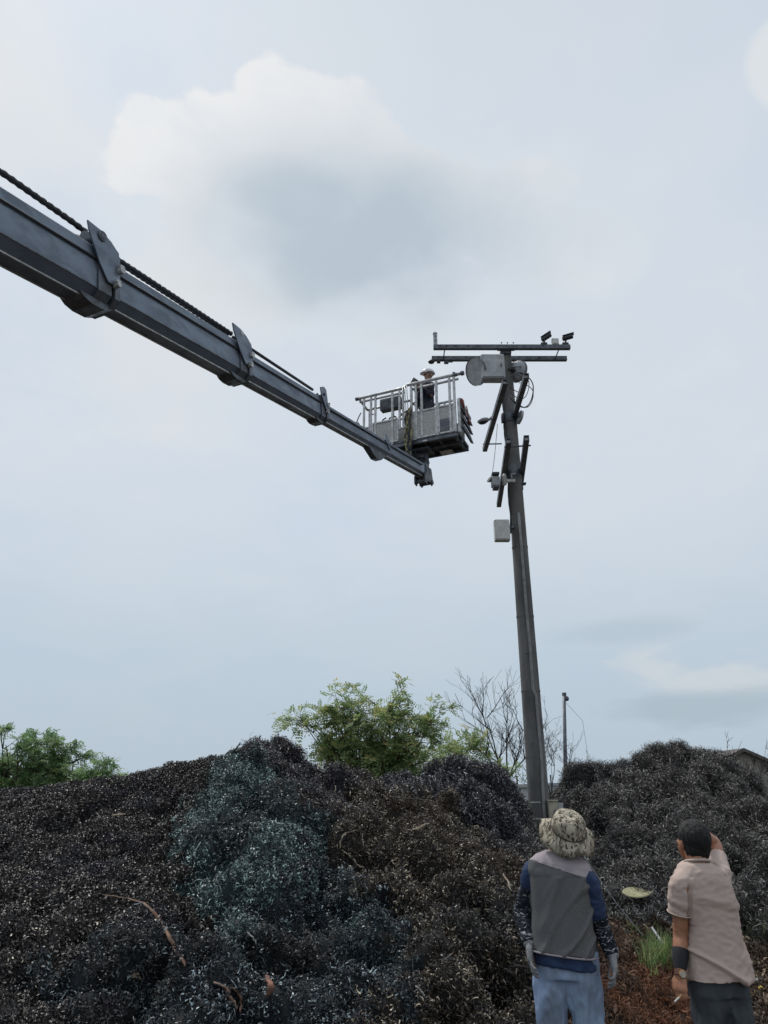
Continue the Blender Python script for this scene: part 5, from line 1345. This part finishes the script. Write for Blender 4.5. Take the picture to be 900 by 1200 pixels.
mb = MB(); mb.ball(o2(0, -.018, .030), (.088, .098, .100), 28, 20, MH2)
mb.loft([(o2(0, -.045, -.01), V3(MH2.col[0]) * .078, V3(MH2.col[1]) * .062, 2.2), (o2(0, -.05, -.05), V3(MH2.col[0]) * .070, V3(MH2.col[1]) * .050, 2.2), (o2(0, -.05, -.078), V3(MH2.col[0]) * .058, V3(MH2.col[1]) * .036, 2.2)], 22)
hinv = MH2.transposed()
fused('hair', mb, .006, M_hair, m2, 3, lambda c: .0045 * noise.noise(V3((c.x * 90, c.y * 90, c.z * 14))) + .003 * noise.noise(V3((c.x * 200, c.y * 200, c.z * 40))),
      cut=lambda c: (hinv @ (c - hd)).y > .055 and (hinv @ (c - hd)).z < .055)
mb = MB(); legs(mb, hipL, hipR, pel, 1.24, False)
mb.loft([ring(pel + V3((0, 0, -.13)), .158, .112, yaw2, 0, 2.8), ring(pel + V3((0, 0, .0)), .142, .10, yaw2, 0, 2.8), ring(pel + V3((0, 0, .10)), .138, .098, yaw2)], 28)
fused('trousers', mb, .010, M_char, m2, 8, lambda c: (folds(.020, 14, 9, 4, 5)(c) + folds(.004, 30, 30, 14, 1)(c)) * max(0, min(1, (.76 - c.z) * 9)) - .003)
for h_, sg in ((hipL, -1), (hipR, 1)):
    mb = MB(); an = V3((h_.x + sg * .02, h_.y + .02, .09)); mb.loft([ring(an + V3((0, .04, -.085)), .05, .14), ring(an + V3((0, .04, -.05)), .05, .14), ring(an + V3((0, .03, -.01)), .045, .10), ring(an + V3((0, .0, .06)), .048, .06)], 16); mb.build('shoe', M_black, m2, 60)
mb = MB()
mb.loft([ring(pel + V3((-.002, 0, -.055)), .178, .146, yaw2, R(1), 2.6), ring(bend(.12), .164, .130, yaw2, 0, 2.5), ring(bend(.4) + V3((.012, 0, 0)), .150, .116, yaw2, 0, 2.5), ring(bend(.65) + V3((.010, 0, 0)), .156, .116, yaw2, 0, 2.5), ring(bend(.82), .162, .110, yaw2, R(1), 2.4), ring(bend(.92), .150, .098, yaw2, R(1)), ring(bend(.975), .112, .082, yaw2), ring(bend(1.02), .070, .066, yaw2)], 40)
slL = shL.lerp(elL, .60) + V3((-.006, 0, 0)); slR = shR.lerp(elR, .62)
limb(mb, [bend(.87).lerp(shL, .55), shL + V3((0, 0, .005)), shL.lerp(slL, .5), slL], [.066, .066, .066, .068]); limb(mb, [bend(.87).lerp(shR, .55), shR + V3((0, 0, .005)), slR], [.070, .070, .062])
axs = (slL - shL).normalized()
xa, xb = W(806, 1045, YB - .08), W(808, 1078, YB - .08)
def crease(c):
    "armpit creases: where each sleeve meets the back"
    f = (xa.z - c.z) / (xa.z - xb.z)
    if -.5 < f < 1.2 and c.y < YB + .03:
        x0 = xa.x + (xb.x - xa.x) * f; return -.022 * math.exp(-((c.x - x0) / .009) ** 2) * min(1, (f + .5) * 1.5) + .010 * math.exp(-((c.x - x0 - .022) / .012) ** 2)
    return 0
fused('shirt', mb, .007, M_tee, m2, 7, lambda c: crease(c) + max(-.005, diag_folds(.028, 5.5, 13, -.6, 11)(c) * (.35 if c.z > 1.18 else .35 + min(.65, (1.18 - c.z) * 5))) + folds(.004, 16, 16, 26, 6)(c))
mb = MB(); nc = bend(1.0) + V3((0, -.004, .012)); mb.tube([nc + V3((math.cos(a) * .071, math.sin(a) * .064, .012 * math.sin(a) * -1)) for a in [2 * math.pi * i / 32 for i in range(33)]], .0075, 8, False); mb.build('neckband', M_tee, m2, True)
mb = MB(); s_, u_, _ = frame_of(slL - shL); hm_c = slL - (slL - shL).normalized() * .012; mb.tube([hm_c + (s_ * math.cos(a) + u_ * math.sin(a)) * .0665 for a in [2 * math.pi * i / 32 for i in range(33)]], .0035, 6, False); mb.build('sleeve_hem', M_tee, m2, True)
mb = MB(); cc = elL.lerp(wrL, .42); dd = (wrL - elL).normalized(); mb.tube([elL.lerp(wrL, .36), elL.lerp(wrL, .42), elL.lerp(wrL, .6), elL.lerp(wrL, .86), elL.lerp(wrL, .9)], [.041, .044, .041, .034, .032], 20); mb.build('arm_band', M_band, m2, 60)
# wrist watch
w_ = thing('wrist_watch', wrL, 'round gold rimmed watch with a pale dial on the hanging wrist', 'watch'); wn = V3((.05, -1, .1)).normalized()
mb = MB(); s_, u_, _ = frame_of(dd); mb.tube([wrL - dd * .012, wrL + dd * .012], .0315, 20); mb.build('strap', mat('brown_leather', (.12, .05, .03), (.07, .03, .02), .6), w_, 60)
pc = wrL + wn * .028
mb = MB(); mb.tube([pc, pc + wn * .008, pc + wn * .010], [.021, .021, .018], 24); mb.build('case', mat('gold_metal', (.45, .28, .12), (.35, .2, .09), .3, metal=.8), w_, 40)
mb = MB(); mb.tube([pc + wn * .0103, pc + wn * .0115], .016, 20); mb.build('dial', mat('pale_dial', (.45, .42, .35), (.38, .35, .29), .4), w_, 40)
# cigarette between the fingers
ca = W(793.5, 1171, YB - .14); mb = MB(); cd = V3((-.8, -.3, -.45)).normalized(); mb.tube([ca - cd * .016, ca + cd * .022], .0042, 8)
t = thing('cigarette', ca, 'white cigarette held in the lowered hand', 'cigarette'); mb.build('paper_tube', M_white, t); mb = MB(); mb.tube([ca - cd * .016, ca - cd * .036], .0043, 8); mb.build('filter', mat('cork_paper', (.5, .3, .14), (.4, .24, .1), .7), t)

# ---- worker in the basket, facing the boom side
yw = 12.52; m3 = thing('person', K(.62, .34, .05), 'person in a white safety helmet and dark blue jacket standing in the raised basket', 'person')
ft = K(.66, .36, .05); bx, by = ft.x, ft.y; z0 = FZ + .05
hd = W(502, 440, by); F3 = V3((-.80, -.52, 0)).normalized(); S3 = V3((F3.y, -F3.x, 0)); yw3 = math.atan2(-F3.x, F3.y)
ctr = V3((W(500, 480, by).x, by, 0)); P0 = lambda s, f, z: ctr + S3 * -s + F3 * f + V3((0, 0, z0 + z))
if True:
    hz_ = hd.z - z0
    sp = [P0(0, -.02, .90), P0(0, 0, 1.10), P0(0, 0, 1.28), P0(0, .01, hz_ - .27), P0(0, .02, hz_ - .20)]
    yr = math.atan2(S3.y, S3.x)
    body = MB(); body.loft([ring(sp[0], .15, .11, yr), ring(sp[1], .145, .10, yr), ring(sp[2], .16, .105, yr), ring(sp[3], .15, .09, yr), ring(sp[4], .07, .065, yr)], 22)
    limb(body, [sp[4], hd - V3((0, 0, .05))], [.06, .055])
    sR, sL = P0(.18, 0, hz_ - .30), P0(-.18, 0, hz_ - .30)
    tabl = W(487, 449, by - .12)
    hR = tabl + V3((.10, .0, -.10)); hL = tabl + V3((.14, -.16, -.16))
    eR, eL = P0(.24, .06, .98), P0(-.24, .06, .98)
    for s_, e_, h_ in ((sR, eR, hR), (sL, eL, hL)): limb(body, [s_, s_.lerp(e_, .5), e_, e_.lerp(h_, .5), h_], [.055, .046, .04, .038, .028], 10)
    for sg in (-1, 1): limb(body, [P0(sg * .09, 0, .92), P0(sg * .10, .02, .5), P0(sg * .10, -.01, .08), P0(sg * .10, .14, .03)], [.085, .06, .042, .03], 10)
    fw3 = (F3 + V3((-.2, 0, -.12))).normalized(); o3, MH3 = head(body, hd, fw3, (0, 0, 1), 1.0)
    hand(body, hR, tabl - hR, (0, 0, 1), (-1, 0, 0), .95, .5); hand(body, hL, (tabl + V3((.05, -.1, .0))) - hL, (0, 0, 1), (-1, 0, 0), .95, .5)
    fused('body', body, .009, M_skin2, m3, 3)
    jk = MB(); jk.loft([ring(P0(0, -.01, .82), .175, .125, yr), ring(sp[1], .17, .12, yr), ring(sp[2], .185, .125, yr), ring(sp[3], .165, .105, yr), ring(sp[4] + V3((0, 0, .02)), .08, .075, yr)], 24)
    for s_, e_, h_ in ((sR, eR, hR), (sL, eL, hL)): limb(jk, [s_, s_.lerp(e_, .5), e_, e_.lerp(h_, .9)], [.072, .062, .055, .042], 12)
    fused('jacket', jk, .012, mat('dark_blue_jacket', (.022, .030, .055), (.035, .03, .045), .9, nscale=7), m3, 5, folds(.010, 14, 14, 20))
    tr_ = MB(); tr_.loft([ring(P0(0, 0, .80), .165, .12, yr), ring(P0(0, 0, .93), .155, .115, yr)], 20)
    for sg in (-1, 1): limb(tr_, [P0(sg * .09, 0, .86), P0(sg * .10, .02, .5), P0(sg * .10, -.01, .10)], [.10, .078, .062], 12)
    fused('trousers', tr_, .012, M_char, m3, 5, folds(.008, 14, 14, 8))
    for sg in (-1, 1): mb = MB(); c_ = P0(sg * .10, .05, .0); mb.loft([(c_ + V3((0, 0, z)), S3 * .05 * k_, F3 * .13 * k_, 2.4) for z, k_ in ((0, .95), (.04, 1), (.08, .8), (.12, .5))], 14); mb.build('boot', M_black, m3, 60)
    M_helm = mat('white_helmet', (.78, .78, .78), (.70, .70, .71), .3, nscale=3)
    sdv, fv, uv = V3(MH3.col[0]), V3(MH3.col[1]), V3(MH3.col[2]); hc3 = o3(0, -.005, .045)
    mb = MB(); mb.loft([(hc3 + uv * z, sdv * r * .115, fv * r * .138, 2) for z, r in ((-.006, 1.04), (-.005, 1.08), (.0, 1.0), (.03, .98), (.06, .88), (.085, .66), (.10, .36), (.104, .05))], 28); hm = mb.build('helmet', M_helm, m3, 40)
    mb = MB(); mb.loft([(hc3 + fv * .10 + uv * z + fv * y_, sdv * .085 * k_, fv * .075 * k_, 2) for z, y_, k_ in ((-.022, .02, .96), (-.012, .02, 1), (.004, .0, .9))], 22); mb.build('visor', M_helm, hm, 40)
    mb = MB()
    for k in (-1, 0, 1): mb.tube([hc3 + sdv * k * .035 + fv * y_ + uv * z for y_, z in ((-.11, .045), (-.06, .09), (0, .108), (.06, .09), (.11, .045))], .007, 6)
    mb.build('ridge', M_helm, hm, True)
    for sg in (-1, 1): mb = MB(); mb.ball(o3(sg * .030, .080, -.002), (.014, .008, .010), 10, 8, MH3); mb.build('eye', M_black, m3, True)
    mb = MB(); mb.tube([o3(-.075, .02, .02), o3(-.072, .03, -.07), o3(0, .06, -.125), o3(.072, .03, -.07), o3(.075, .02, .02)], .005, 6); mb.build('chin_strap', M_black, m3, True)
    t = thing('tablet', tabl, 'dark flat tablet held up over the basket rail by the worker', 'tablet')
    Tm = (Matrix.Rotation(R(20), 3, 'Y') @ Matrix.Rotation(R(-28), 3, 'X') @ Matrix.Rotation(R(20), 3, 'Z')); mb = MB(); mb.box(tabl, (.20, .022, .27), Tm, .006); mb.build('casing', M_black, t)
    mb = MB(); mb.box(tabl + Tm @ V3((0, .0125, 0)), (.175, .003, .245), Tm); mb.build('screen', mat('dark_screen', (.02, .024, .03), (.015, .018, .022), .15), t)
    gl = MB(); gl.ball(tabl + V3((.01, .02, -.14)), (.06, .05, .06)); t2 = gl.build('strap', M_band, t, True)
